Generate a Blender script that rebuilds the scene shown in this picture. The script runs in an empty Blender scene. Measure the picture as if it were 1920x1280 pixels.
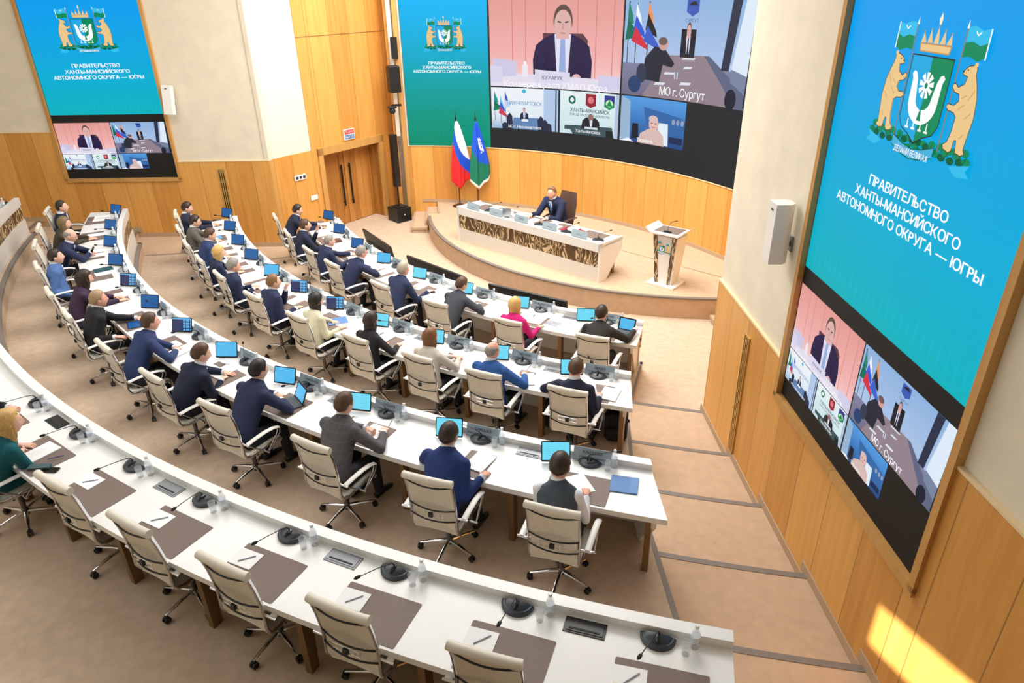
import bpy, bmesh, math, random
from math import sin, cos, pi, radians, degrees, hypot, atan2, sqrt, tan
from mathutils import Vector as V, Matrix as M
random.seed(7)
sc = bpy.context.scene
COL = sc.collection
# ------------------------------------------------------------------ camera
PITCH, ROLL, FPX = radians(26.9956), radians(1.0014), 1302.81
CAMZ = 5.82
fw = V((0, cos(PITCH), -sin(PITCH)))
rt0, dn0 = V((1, 0, 0)), V((0, -sin(PITCH), -cos(PITCH)))
rt = rt0*cos(ROLL) + dn0*sin(ROLL)
dn = -rt0*sin(ROLL) + dn0*cos(ROLL)
cd = bpy.data.cameras.new('camera')
cam = bpy.data.objects.new('camera', cd)
COL.objects.link(cam)
cd.sensor_fit = 'HORIZONTAL'; cd.sensor_width = 36.0; cd.lens = 36.0*FPX/1920.0
cd.clip_start = 0.05; cd.clip_end = 200
mw = M.Identity(4)
for i in range(3):
    mw[i][0] = rt[i]; mw[i][1] = -dn[i]; mw[i][2] = -fw[i]
mw[2][3] = CAMZ
cam.matrix_world = mw
sc.camera = cam
# ------------------------------------------------------------------ world, light, exposure
sc.view_settings.view_transform = 'Standard'
sc.view_settings.look = 'None'
sc.view_settings.gamma = 1.0
sc.view_settings.use_curve_mapping = False
sc.view_settings.exposure = 0.0
W_ = bpy.data.worlds.new('sky'); sc.world = W_; W_.use_nodes = True
W_.node_tree.nodes['Background'].inputs[0].default_value = (0.75, 0.87, 1.0, 1)
W_.node_tree.nodes['Background'].inputs[1].default_value = 0.6
AX = V((0.693, 0.721)).normalized(); CR = V((AX.y, -AX.x)); MID = V((-3.16, 10.88))
def lamp_area(name, loc, target, sx, sy, power, color):
    l = bpy.data.lights.new(name, 'AREA'); l.shape = 'RECTANGLE'; l.size = sx; l.size_y = sy
    l.energy = power; l.color = color
    o = bpy.data.objects.new(name, l); COL.objects.link(o); o.location = loc
    d = V(target) - V(loc)
    q = d.to_track_quat('-Z', 'Y')
    o.rotation_euler = q.to_euler()
    return o
def axp(a, c): 
    p = MID + AX*a + CR*c
    return p.x, p.y
# ceiling luminaires: bright over the stage, softer over the seats; a cool overhead lamp added at the rear imitates window daylight
x, y = axp(4.6, 0);  lamp_area('stage_ceiling_light', (x, y, 8.6), (x+.6, y+.6, 0), 9.0, 4.0, 1230, (1.0, .985, .965))
x, y = axp(0.8, 0);  lamp_area('hall_ceiling_light', (x, y, 8.7), (x, y, 0), 11.0, 3.0, 360, (1.0, .99, .975))
x, y = axp(-3.5, -1); lamp_area('hall_ceiling_light', (x, y, 8.7), (x, y, 0), 13.0, 3.0, 270, (.96, .985, 1.0))
x, y = axp(-9.2, 0);  lamp_area('rear_daylight_fill', (x, y, 8.6), (x, y, 0), 12.0, 2.5, 220, (.74, .87, 1.0))
sun = bpy.data.lights.new('sun', 'SUN'); sun.energy = 16.0; sun.angle = radians(0.5); sun.color = (1, .97, .92)
SUND = V((.8, .6, -tan(radians(33))))
so = bpy.data.objects.new('sun', sun); COL.objects.link(so)
so.rotation_euler = SUND.to_track_quat('-Z', 'Y').to_euler()
so.location = (-12, -8, 12)

# ------------------------------------------------------------------ materials
def lin(c):
    return tuple(((v/255)/12.92 if v/255 <= .04045 else ((v/255+.055)/1.055)**2.4) for v in c)
MATS = {}
def mat(name, c=(200, 200, 200), rough=.5, metal=0.0, noise=0, nscale=20.0, bump=0.0, bscale=200.0, spec=None, alpha=None, trans=0.0, coat=0.0):
    if name in MATS: return MATS[name]
    m = bpy.data.materials.new(name); m.use_nodes = True
    nt = m.node_tree; b = nt.nodes['Principled BSDF']
    L = lin(c)
    b.inputs['Base Color'].default_value = (*L, 1)
    b.inputs['Roughness'].default_value = rough
    b.inputs['Metallic'].default_value = metal
    if spec is not None: b.inputs['Specular IOR Level'].default_value = spec
    if coat: b.inputs['Coat Weight'].default_value = coat
    if trans: b.inputs['Transmission Weight'].default_value = trans
    if alpha is not None: b.inputs['Alpha'].default_value = alpha
    tc = None
    if noise or bump:
        tc = nt.nodes.new('ShaderNodeTexCoord')
    if noise:
        n = nt.nodes.new('ShaderNodeTexNoise'); n.inputs['Scale'].default_value = nscale; n.inputs['Detail'].default_value = 4
        nt.links.new(tc.outputs['Object'], n.inputs['Vector'])
        r = nt.nodes.new('ShaderNodeMapRange')
        r.inputs[1].default_value = .3; r.inputs[2].default_value = .7
        r.inputs[3].default_value = 1-noise; r.inputs[4].default_value = 1+noise
        nt.links.new(n.outputs['Fac'], r.inputs[0])
        mx = nt.nodes.new('ShaderNodeVectorMath'); mx.operation = 'SCALE'
        mx.inputs[0].default_value = L
        nt.links.new(r.outputs[0], mx.inputs['Scale'])
        nt.links.new(mx.outputs[0], b.inputs['Base Color'])
    if bump:
        n2 = nt.nodes.new('ShaderNodeTexNoise'); n2.inputs['Scale'].default_value = bscale; n2.inputs['Detail'].default_value = 3
        nt.links.new(tc.outputs['Object'], n2.inputs['Vector'])
        bp = nt.nodes.new('ShaderNodeBump'); bp.inputs['Strength'].default_value = bump; bp.inputs['Distance'].default_value = .01
        nt.links.new(n2.outputs['Fac'], bp.inputs['Height'])
        nt.links.new(bp.outputs[0], b.inputs['Normal'])
    MATS[name] = m
    return m
def emit(name, c, k=1.0):
    if name in MATS: return MATS[name]
    m = bpy.data.materials.new(name); m.use_nodes = True
    nt = m.node_tree; b = nt.nodes['Principled BSDF']
    b.inputs['Base Color'].default_value = (0.01, 0.01, 0.01, 1); b.inputs['Roughness'].default_value = .25
    b.inputs['Emission Color'].default_value = (*lin(c), 1); b.inputs['Emission Strength'].default_value = k
    MATS[name] = m
    return m
def picture_material():
    m = bpy.data.materials.new('led_picture'); m.use_nodes = True
    nt = m.node_tree; b = nt.nodes['Principled BSDF']
    b.inputs['Base Color'].default_value = (0.004, 0.004, 0.004, 1); b.inputs['Roughness'].default_value = .6
    b.inputs['Specular IOR Level'].default_value = .1
    a = nt.nodes.new('ShaderNodeAttribute'); a.attribute_name = 'Col'
    nt.links.new(a.outputs['Color'], b.inputs['Emission Color']); b.inputs['Emission Strength'].default_value = 1.0
    return m
def wood(name, c1, c2, panel=.6, rough=.42, grain=1.0, seam=.012, seamdark=.55):
    """veneer in UV metres: panels of one width with a fine seam, grain along v"""
    m = bpy.data.materials.new(name); m.use_nodes = True
    nt = m.node_tree; b = nt.nodes['Principled BSDF']; N = nt.nodes.new; Lk = nt.links.new
    b.inputs['Roughness'].default_value = rough
    uv = N('ShaderNodeUVMap'); sep = N('ShaderNodeSeparateXYZ'); Lk(uv.outputs[0], sep.inputs[0])
    def math_(op, a, bb=None, c=None):
        n = N('ShaderNodeMath'); n.operation = op
        for i, v in enumerate((a, bb, c)):
            if v is None: continue
            if isinstance(v, (int, float)): n.inputs[i].default_value = v
            else: Lk(v, n.inputs[i])
        return n.outputs[0]
    q = math_('DIVIDE', sep.outputs[0], panel)
    fl = math_('FLOOR', q); fr = math_('FRACT', q)
    wn = N('ShaderNodeTexWhiteNoise'); wn.noise_dimensions = '1D'; Lk(fl, wn.inputs['W'])
    comb = N('ShaderNodeCombineXYZ')
    Lk(math_('MULTIPLY', sep.outputs[0], 14.0*grain), comb.inputs[0]); Lk(math_('MULTIPLY', sep.outputs[1], .9), comb.inputs[1])
    Lk(math_('MULTIPLY', wn.outputs['Value'], 50.0), comb.inputs[2])
    ns = N('ShaderNodeTexNoise'); ns.inputs['Scale'].default_value = 1.0; ns.inputs['Detail'].default_value = 6; ns.inputs['Roughness'].default_value = .6
    Lk(comb.outputs[0], ns.inputs['Vector'])
    f = math_('ADD', math_('MULTIPLY', ns.outputs['Fac'], 1.5), math_('MULTIPLY', wn.outputs['Value'], .75))
    f = math_('SUBTRACT', f, .62)
    rp = N('ShaderNodeMix'); rp.data_type = 'RGBA'; rp.clamp_factor = True
    Lk(f, rp.inputs[0]); rp.inputs[6].default_value = (*lin(c1), 1); rp.inputs[7].default_value = (*lin(c2), 1)
    s = math_('LESS_THAN', fr, seam/panel)
    mx = N('ShaderNodeMix'); mx.data_type = 'RGBA'
    Lk(math_('MULTIPLY', s, seamdark), mx.inputs[0]); Lk(rp.outputs[2], mx.inputs[6]); mx.inputs[7].default_value = (*lin((95, 62, 25)), 1)
    Lk(mx.outputs[2], b.inputs['Base Color'])
    MATS[name] = m
    return m
def relief(name):
    """carved brown panel with wavy pale veins, in UV metres"""
    m = bpy.data.materials.new(name); m.use_nodes = True
    nt = m.node_tree; b = nt.nodes['Principled BSDF']; N = nt.nodes.new; Lk = nt.links.new
    b.inputs['Roughness'].default_value = .45
    uv = N('ShaderNodeUVMap')
    mp = N('ShaderNodeMapping'); mp.inputs['Scale'].default_value = (1.0, .42, 1); mp.inputs['Rotation'].default_value = (0, 0, .25); Lk(uv.outputs[0], mp.inputs[0])
    n1 = N('ShaderNodeTexNoise'); n1.inputs['Scale'].default_value = 4.2; n1.inputs['Detail'].default_value = 2.5; n1.inputs['Distortion'].default_value = .9
    Lk(mp.outputs[0], n1.inputs['Vector'])
    def math_(op, a, bb=None):
        n = N('ShaderNodeMath'); n.operation = op
        for i, v in enumerate((a, bb)):
            if v is None: continue
            if isinstance(v, (int, float)): n.inputs[i].default_value = v
            else: Lk(v, n.inputs[i])
        return n.outputs[0]
    s = math_('SINE', math_('MULTIPLY', n1.outputs['Fac'], 44.0))
    rp = N('ShaderNodeValToRGB')
    rp.color_ramp.elements[0].position = .0; rp.color_ramp.elements[0].color = (*lin((84, 62, 36)), 1)
    rp.color_ramp.elements[1].position = .74; rp.color_ramp.elements[1].color = (*lin((112, 86, 54)), 1)
    e = rp.color_ramp.elements.new(.88); e.color = (*lin((204, 180, 138)), 1)
    e = rp.color_ramp.elements.new(1.0); e.color = (*lin((228, 206, 166)), 1)
    mr = math_('MULTIPLY', math_('ADD', s, 1.0), .5)
    Lk(mr, rp.inputs[0]); Lk(rp.outputs[0], b.inputs['Base Color'])
    bp = N('ShaderNodeBump'); bp.inputs['Strength'].default_value = .5; bp.inputs['Distance'].default_value = .01
    Lk(mr, bp.inputs['Height']); Lk(bp.outputs[0], b.inputs['Normal'])
    MATS[name] = m
    return m
PLASTER = mat('plaster', (230, 221, 200), .85, noise=.05, nscale=3.0, bump=.15, bscale=60)
WOOD = wood('oak_veneer', (204, 142, 64), (232, 174, 92), .62)
DOORW = wood('oak_door', (170, 112, 48), (214, 154, 82), .21, grain=1.6, seam=.01)
TRIMW = wood('oak_trim', (190, 138, 72), (214, 166, 98), 5.0)
CARPET = mat('carpet', (204, 180, 155), .95, noise=.09, nscale=9.0, bump=.3, bscale=350)
RISER = mat('carpet_riser', (201, 172, 143), .95, noise=.07, nscale=9.0, bump=.3, bscale=350)
NOSE = mat('nosing', (126, 116, 108), .6)
BASEB = mat('baseboard', (186, 160, 130), .6)
WHITE = mat('white_lacquer', (240, 240, 238), .28, coat=.2)
WHITEP = mat('white_panel', (232, 228, 220), .4)
RELIEF = relief('relief_panel')
BRONZE = mat('bronze', (138, 108, 74), .35, metal=.5)
CHROME = mat('chrome', (225, 225, 228), .08, metal=1.0)
LEATHER = mat('cream_leather', (229, 222, 207), .5, noise=.03, nscale=12, bump=.08, bscale=160)
BLACK = mat('black_plastic', (22, 24, 27), .4)
BLACKM = mat('black_matte', (14, 14, 15), .7)
DARKG = mat('dark_grey_plastic', (52, 58, 64), .38)
GREYM = mat('grey_metal', (134, 138, 142), .4, metal=.3)
MATB = mat('taupe_leather', (120, 103, 94), .6, noise=.04, nscale=30, bump=.1, bscale=500)
PAPER = mat('paper', (244, 244, 244), .8)
ALU = mat('aluminium', (190, 193, 198), .3, metal=.9)
GOLD = mat('brass', (206, 166, 92), .35, metal=.5)
PLAST = mat('acrylic', (154, 172, 182), .2, spec=.6)
BOTTLE = mat('clear_plastic', (250, 253, 255), .12, alpha=.36, spec=.6)
GLASS = mat('clear_glass', (240, 247, 250), .04, alpha=.22, spec=.8)
CAPW = mat('bottle_cap', (238, 242, 246), .4)
LABELB = mat('bottle_label', (214, 226, 238), .5)
INK = mat('ink', (40, 46, 60), .7)
PICT = picture_material()

# ------------------------------------------------------------------ mesh helpers
KIDS = {}
def link(name, me, parent=None):
    o = bpy.data.objects.new(name, me); COL.objects.link(o)
    if parent is not None:
        o.parent = parent; KIDS.setdefault(parent.name, []).append(o)
    return o
def obj(name, bm, m, parent=None, smooth=False, loc=None, bev=0.0, auto=None):
    if bev:
        es = [e for e in bm.edges if len(e.link_faces) == 2 and e.calc_face_angle(0) > .6]
        bmesh.ops.bevel(bm, geom=es, offset=bev, segments=2, affect='EDGES', profile=.5)
    bmesh.ops.recalc_face_normals(bm, faces=bm.faces[:])
    me = bpy.data.meshes.new(name); bm.to_mesh(me); bm.free()
    for k in (m if isinstance(m, (list, tuple)) else [m]): me.materials.append(k)
    if smooth:
        for p in me.polygons: p.use_smooth = True
        if auto: me.set_sharp_from_angle(angle=radians(auto))
    o = link(name, me, parent)
    if loc is not None: o.location = loc
    return o
def empty(name, loc=(0, 0, 0), rz=0.0):
    o = bpy.data.objects.new(name, None); COL.objects.link(o)
    o.location = loc; o.rotation_euler = (0, 0, rz); o.empty_display_size = .1
    return o
def tag(o, label=None, cat=None, group=None, kind=None):
    if label: o['label'] = label
    if cat: o['category'] = cat
    if group: o['group'] = group
    if kind: o['kind'] = kind
    return o
def struct(o): o['kind'] = 'structure'; return o
def thing(name, label, cat, loc=(0, 0, 0), rz=0.0, group=None):
    return tag(empty(name, loc, rz), label, cat, group)
def copy_tree(o, parent=None):
    c = o.copy(); COL.objects.link(c)
    if parent is not None:
        c.parent = parent; KIDS.setdefault(parent.name, []).append(c)
    for ch in list(KIDS.get(o.name, [])): copy_tree(ch, c)
    return c
def nb(): return bmesh.new()
def box(bm, c, s, mx=None, mi=0):
    m = M.Translation(c) @ M.Diagonal((s[0], s[1], s[2], 1))
    if mx is not None: m = mx @ m
    r = bmesh.ops.create_cube(bm, size=1, matrix=m)
    for f in {f for v in r['verts'] for f in v.link_faces}: f.material_index = mi
    return r['verts']
def ball(bm, c, r, u=12, v=8, mx=None, mi=0):
    r = (r, r, r) if isinstance(r, (int, float)) else r
    m = M.Translation(c) @ M.Diagonal((*r, 1))
    if mx is not None: m = mx @ m
    q = bmesh.ops.create_uvsphere(bm, u_segments=u, v_segments=v, radius=1, matrix=m)
    for f in {f for w in q['verts'] for f in w.link_faces}: f.material_index = mi
    return q['verts']
def tube(bm, pts, rad, n=10, side=None, cap=True, mi=0, closed=False):
    """sweep an ellipse (rx along side, ry across) through pts"""
    pts = [V(p) for p in pts]; k = len(pts); rings = []
    rad = [rad]*k if not isinstance(rad, list) else rad
    prev = None
    for i, p in enumerate(pts):
        if closed: t = pts[(i+1) % k] - pts[i-1]
        else: t = (pts[min(i+1, k-1)] - pts[max(i-1, 0)])
        t.normalize()
        if side is not None: s = V(side) - t*V(side).dot(t)
        elif prev is None:
            s = t.orthogonal()
        else: s = prev - t*prev.dot(t)
        s.normalize(); prev = s; u = t.cross(s)
        r = rad[i]; rx, ry = (r, r) if isinstance(r, (int, float)) else r
        rings.append([bm.verts.new(p + s*(rx*cos(2*pi*j/n)) + u*(ry*sin(2*pi*j/n))) for j in range(n)])
    fs = []
    for i in range(k if closed else k-1):
        a, b = rings[i], rings[(i+1) % k]
        for j in range(n):
            fs.append(bm.faces.new((a[j], a[(j+1) % n], b[(j+1) % n], b[j])))
    if cap and not closed:
        fs.append(bm.faces.new(rings[0][::-1])); fs.append(bm.faces.new(rings[-1]))
    for f in fs: f.material_index = mi
    return rings
def lathe(bm, prof, n=16, mx=None, mi=0):
    rings = []
    for r, z in prof:
        rings.append([bm.verts.new((mx @ V((r*cos(2*pi*j/n), r*sin(2*pi*j/n), z))) if mx is not None else (r*cos(2*pi*j/n), r*sin(2*pi*j/n), z)) for j in range(n)])
    fs = []
    for a, b in zip(rings, rings[1:]):
        for j in range(n): fs.append(bm.faces.new((a[j], a[(j+1) % n], b[(j+1) % n], b[j])))
    fs.append(bm.faces.new(rings[0][::-1])); fs.append(bm.faces.new(rings[-1]))
    for f in fs: f.material_index = mi
def prism(bm, poly, z0, z1, mx=None, mi=0):
    f = (lambda p: mx @ V(p)) if mx is not None else (lambda p: V(p))
    a = [bm.verts.new(f((x, y, z0))) for x, y in poly]; b = [bm.verts.new(f((x, y, z1))) for x, y in poly]
    fs = [bm.faces.new(a[::-1]), bm.faces.new(b)]
    n = len(poly)
    for i in range(n): fs.append(bm.faces.new((a[i], a[(i+1) % n], b[(i+1) % n], b[i])))
    for q in fs: q.material_index = mi
    return fs
CX, CY = 5.868, 20.333
def P(R, ph, z=0.0):
    a = radians(ph); return V((CX + R*sin(a), CY - R*cos(a), z))
def mirr(p):
    d = V((p[0], p[1])) - MID; q = MID + AX*d.dot(AX) - CR*d.dot(CR)
    return V((q.x, q.y, p[2]))
MPH = -87.8          # mirrored azimuth: ph -> MPH - ph
def sweep(bm, prof, fR, fL, step=.8, close=True, uvu=None):
    """sweep the closed profile [(R,z)] from azimuth fR(R) to fL(R); writes UV (arc metres, height)"""
    lay = bm.loops.layers.uv.verify()
    span = abs(fR(prof[0][0]) - fL(prof[0][0])); n = max(2, int(span/step)); k = len(prof)
    rings = []
    for i in range(n+1):
        t = i/n
        rings.append([bm.verts.new(P(R, fR(R)*(1-t) + fL(R)*t, z)) for R, z in prof])
    per = [0.0]
    for j in range(k): a = prof[j]; b = prof[(j+1) % k]; per.append(per[-1] + hypot(a[0]-b[0], a[1]-b[1]))
    L = radians(span)*prof[0][0]
    for i in range(n):
        for j in range(k if close else k-1):
            f = bm.faces.new((rings[i][j], rings[i][(j+1) % k], rings[i+1][(j+1) % k], rings[i+1][j]))
            for l, (u, w) in zip(f.loops, ((i, j), (i, j+1), (i+1, j+1), (i+1, j))): l[lay].uv = (u/n*L, per[w])
    if close:
        bm.faces.new(rings[0]); bm.faces.new(rings[-1][::-1])
def strip(bm, pts, z0, z1, u0=0.0, thick=0.0, mi=0):
    """vertical wall through plan points, UV (arc metres, z); thick > 0 gives it a back away from the room (right of travel)"""
    lay = bm.loops.layers.uv.verify()
    pts = [V((p[0], p[1])) for p in pts]; k = len(pts)
    us = [u0]
    for a, b in zip(pts, pts[1:]): us.append(us[-1] + (b-a).length)
    nrm = []
    for i in range(k):
        t = (pts[min(i+1, k-1)] - pts[max(i-1, 0)]).normalized(); nrm.append(V((t.y, -t.x)))
    A0 = [bm.verts.new((p.x, p.y, z0)) for p in pts]; A1 = [bm.verts.new((p.x, p.y, z1)) for p in pts]
    q = [p + nn*thick for p, nn in zip(pts, nrm)]
    B0 = [bm.verts.new((p.x, p.y, z0)) for p in q]; B1 = [bm.verts.new((p.x, p.y, z1)) for p in q]
    def face(vs, uvs):
        f = bm.faces.new(vs); f.material_index = mi
        for l, w in zip(f.loops, uvs): l[lay].uv = w
    for i in range(k-1):
        a, b = us[i], us[i+1]
        face((A0[i], A0[i+1], A1[i+1], A1[i]), ((a, z0), (b, z0), (b, z1), (a, z1)))
        if thick:
            face((B0[i+1], B0[i], B1[i], B1[i+1]), ((b, z0), (a, z0), (a, z1), (b, z1)))
            face((A1[i], A1[i+1], B1[i+1], B1[i]), ((a, z1), (b, z1), (b, z1+thick), (a, z1+thick)))
            face((A0[i+1], A0[i], B0[i], B0[i+1]), ((b, z0), (a, z0), (a, z0), (b, z0)))
    if thick:
        for i, u in ((0, us[0]), (k-1, us[-1])):
            face((A0[i], A1[i], B1[i], B0[i]), ((u, z0), (u, z1), (u+thick, z1), (u+thick, z0)))
# ================================================================== the setting
LD, LN = V((.99982, -.0188)), V((-.0188, -.99982)); LO = V((-10.549, 16.731))
RD, RN = V((.01572, -.99988)), V((-.99988, -.01572)); RO_ = V((2.8886, 6.3635))
def LW(u, off=0.0): return LO + LD*u + LN*off
def RW(u, off=0.0): return RO_ + RD*u + RN*off
DP, DD_, DN = V((-5.64, 16.84)), V((.594, .804)).normalized(), V((-.804, .594)).normalized()
def DW(s, off=0.0): return DP + DD_*s + DN*off          # off > 0 goes back into the wall
SC, SR = V((-3.40, 10.63)), 8.90
def SP(ang, r=SR, z=0.0): return V((SC.x + r*cos(radians(ang)), SC.y + r*sin(radians(ang)), z))
ZTOP = 9.0
ZW, ZW2 = 2.252, 2.973
SB, SV0, SS = 1.90, 3.356, .88        # side screens: bottom, gradient bottom, metres per unit

b = nb(); box(b, (-7, 5, -.15), (34, 38, .3)); struct(obj('floor', b, CARPET))
b = nb(); prism(b, [(10, -14), (10, 24), (-22.6, 24), (-22.6, 20.2), (5.5, -13.6)], ZTOP, ZTOP+.2); struct(obj('ceiling', b, mat('ceiling_paint', (240, 238, 232), .9)))
# ---- side walls, wainscots and baseboards
def side_wall(side, PT, uc, uend):
    od = (lambda l: l) if side == 'right' else (lambda l: l[::-1])
    b = nb(); strip(b, od([PT(uend), PT(uc)]), 0, ZTOP, thick=.3); struct(obj('wall_'+side, b, PLASTER))
    def wz(u0, u1, z0, z1, u00=0):
        b = nb(); strip(b, od([PT(u1, .03), PT(u0, .03)]), z0, z1, u0=u00, thick=.029); return b
    struct(obj('wall_%s_wainscot' % side, wz(uc, -.07, 0, ZW, .2), WOOD))
    struct(obj('wall_%s_wainscot' % side, wz(-.07, 2.71, 0, SB-.09, .5), WOOD))
    struct(obj('wall_%s_wainscot' % side, wz(2.71, uend, 0, ZW2, .1), WOOD))
    for (u0, u1, z) in ((uc, -.07, ZW), (2.71, uend, ZW2)):
        b = nb(); strip(b, od([PT(u1, .04), PT(u0, .04)]), z, z+.025, thick=.039); struct(obj('trim_1', b, mat('pale_trim', (236, 212, 168), .5)))
LWm = lambda u, off=0.0: LW(2.64-u, off)
side_wall('left', LWm, -2.245, 12.1)
side_wall('right', RW, -2.376, 17.0)
MR = lambda p: mirr((p[0], p[1], 0)).xy
# ---- angled door wall (and its twin across the hall, which carries no door)
for side in ('left', 'right'):
    Q = (lambda s, off=0.0: DW(s, off)) if side == 'left' else (lambda s, off=0.0: MR(DW(s, off)))
    def dstrip(s0, s1, z0, z1, th=.2, off=0.0, u0=0.0):
        b = nb(); pts = [Q(s1, off), Q(s0, off)]
        if side == 'right': pts = pts[::-1]
        strip(b, pts, z0, z1, u0=u0, thick=th); return b
    struct(obj('wall_%s_angle' % side, dstrip(-.02, 1.14, ZW, ZTOP), mat('plaster_white', (224, 219, 207), .85, bump=.1, bscale=60)))
    struct(obj('wall_%s_angle_wainscot' % side, dstrip(-.02, 1.14, 0, ZW, off=-.02), WOOD))
    if side == 'left':
        struct(obj('wall_left_angle_wainscot', dstrip(1.14, 1.46, 0, ZTOP, off=-.02, th=.2), WOOD))
        struct(obj('wall_left_angle_wainscot', dstrip(3.41, 4.42, 0, ZTOP, off=-.02, th=.2, u0=.1), WOOD))
        struct(obj('wall_left_angle_wainscot', dstrip(1.46, 3.41, 2.08, ZTOP, off=-.02, th=.6), WOOD))
        b = nb(); strip(b, [Q(1.46, .45), Q(1.46, 0)], 0, 2.08, thick=.02); strip(b, [Q(3.41, 0), Q(3.41, .45)], 0, 2.08, thick=.02)
        struct(obj('trim_2', b, DOORW))
        b = nb()
        for s0, s1, z0, z1 in ((1.30, 1.46, 0, 2.25), (3.41, 3.57, 0, 2.25), (1.30, 3.57, 2.08, 2.27)):
            strip(b, [Q(s1, -.07), Q(s0, -.07)], z0, z1, thick=.05)
        struct(obj('trim_3', b, TRIMW))
        b = nb(); strip(b, [Q(4.42, -.028), Q(1.14, -.028)], 4.85, 4.862, thick=.006); struct(obj('trim_4', b, mat('seam', (130, 92, 48), .7)))
    else:
        struct(obj('wall_right_angle_wainscot', dstrip(1.14, 4.42, 0, ZTOP, off=-.02), WOOD))
b = nb(); strip(b, [DW(0, 0), LW(4.885, .03)], ZW, ZTOP, thick=.1); struct(obj('wall_left_return', b, PLASTER))
b = nb(); strip(b, [DW(0, -.02), LW(4.885, .03)], 0, ZW, thick=.1); struct(obj('wall_left_return_wainscot', b, TRIMW))
# ---- double door
dz = math.atan2(DD_.y, DD_.x)
dm = M.Translation((DW(2.435, .42).x, DW(2.435, .42).y, 0)) @ M.Rotation(dz, 4, 'Z')
door = empty('door_1', DW(2.435, .40).to_3d(), dz); struct(door)
for s in (-1, 1):
    b = nb(); lay = b.loops.layers.uv.verify(); x0 = s*.487
    box(b, (x0, 0, 1.04), (.968, .05, 2.06))
    for xx in (-.40, .40): box(b, (x0+xx, -.03, 1.04), (.15, .03, 2.06))
    for zz in (.13, 1.99): box(b, (x0, -.03, zz), (.68, .032, .22 if zz < 1 else .14))
    for f in b.faces:
        for l in f.loops: l[lay].uv = (l.vert.co.x, l.vert.co.z)
    leaf = obj('leaf', b, DOORW, door)
    b = nb(); hx = s*.145
    box(b, (hx, -.10, 1.08), (.035, .03, 1.12))
    for zz in (.62, 1.54): tube(b, [(hx, -.03, zz), (hx, -.1, zz)], .016, 8)
    obj('handle', b, BLACKM, leaf)
# ---- curved stage wall with its wood dado
b = nb(); strip(b, [SP(a).xy for a in [6.3 + (85.95-6.3)*i/90 for i in range(91)]], 0, ZTOP, thick=.25); struct(obj('wall_stage', b, PLASTER))
b = nb(); strip(b, [SP(a, SR-.03).xy for a in [6.3 + (85.95-6.3)*i/90 for i in range(91)]], 0, 1.985, u0=.15, thick=.029); struct(obj('wall_stage_dado', b, WOOD))
b = nb(); strip(b, [SP(a, SR-.045).xy for a in [6.3 + (85.95-6.3)*i/90 for i in range(91)]], 1.975, 2.0, thick=.04); struct(obj('trim_5', b, MATS['pale_trim']))
b = nb(); strip(b, [SP(a, SR-.05).xy for a in [6.3 + (83.9-6.3)*i/90 for i in range(91)]], .43, .52, thick=.018); struct(obj('baseboard_stage', b, BASEB))
e0, e1, e2 = SP(85.95, SR-.03).xy, SP(86.75, SR-.03).xy, SP(87.6, SR+.02).xy
b = nb(); strip(b, [e1, e0], 0, ZTOP, thick=.06); struct(obj('trim_6', b, TRIMW))
b = nb(); strip(b, [e2 + V((-.02, .0)), e1 + V((-.04, .04))], 2.25, ZTOP, thick=.05); struct(obj('trim_7', b, mat('plaster_white', (238, 236, 228))))
b = nb(); strip(b, [V((-3.03, 20.42)), e2 + V((-.02, .06))], 0, ZTOP, thick=.1); struct(obj('wall_stage_return', b, WOOD))
# ---- rear wall with a clerestory window that lets a bar of sun in
bn = V((.768, .64)); be = V((-.64, .768)); bp0 = bn*(-4.48)
wc = V((2.93, 2.80)) - V((.8, .6))*((V((2.93, 2.80)).dot(bn)+4.48)/V((.8, .6)).dot(bn))
sw = (wc - bp0).dot(be); wz_ = 1.60 + (V((2.93, 2.80)) - wc).length*tan(radians(33))
def BW(s): return bp0 + be*s
ww, wh = .95, .26
b = nb()
for s0, s1, z0, z1 in ((-14, sw-ww, 0, ZTOP), (sw+ww, 30, 0, ZTOP), (sw-ww, sw+ww, 0, wz_-wh), (sw-ww, sw+ww, wz_+wh, ZTOP)):
    strip(b, [BW(s0), BW(s1)][::-1], z0, z1, thick=-.08)
struct(obj('wall_rear', b, PLASTER))
b = nb()
for zz in (wz_-wh, wz_+wh): strip(b, [BW(sw+ww), BW(sw-ww)], zz-.02, zz+.02, thick=-.1)
struct(obj('window_1', b, ALU))
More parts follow.
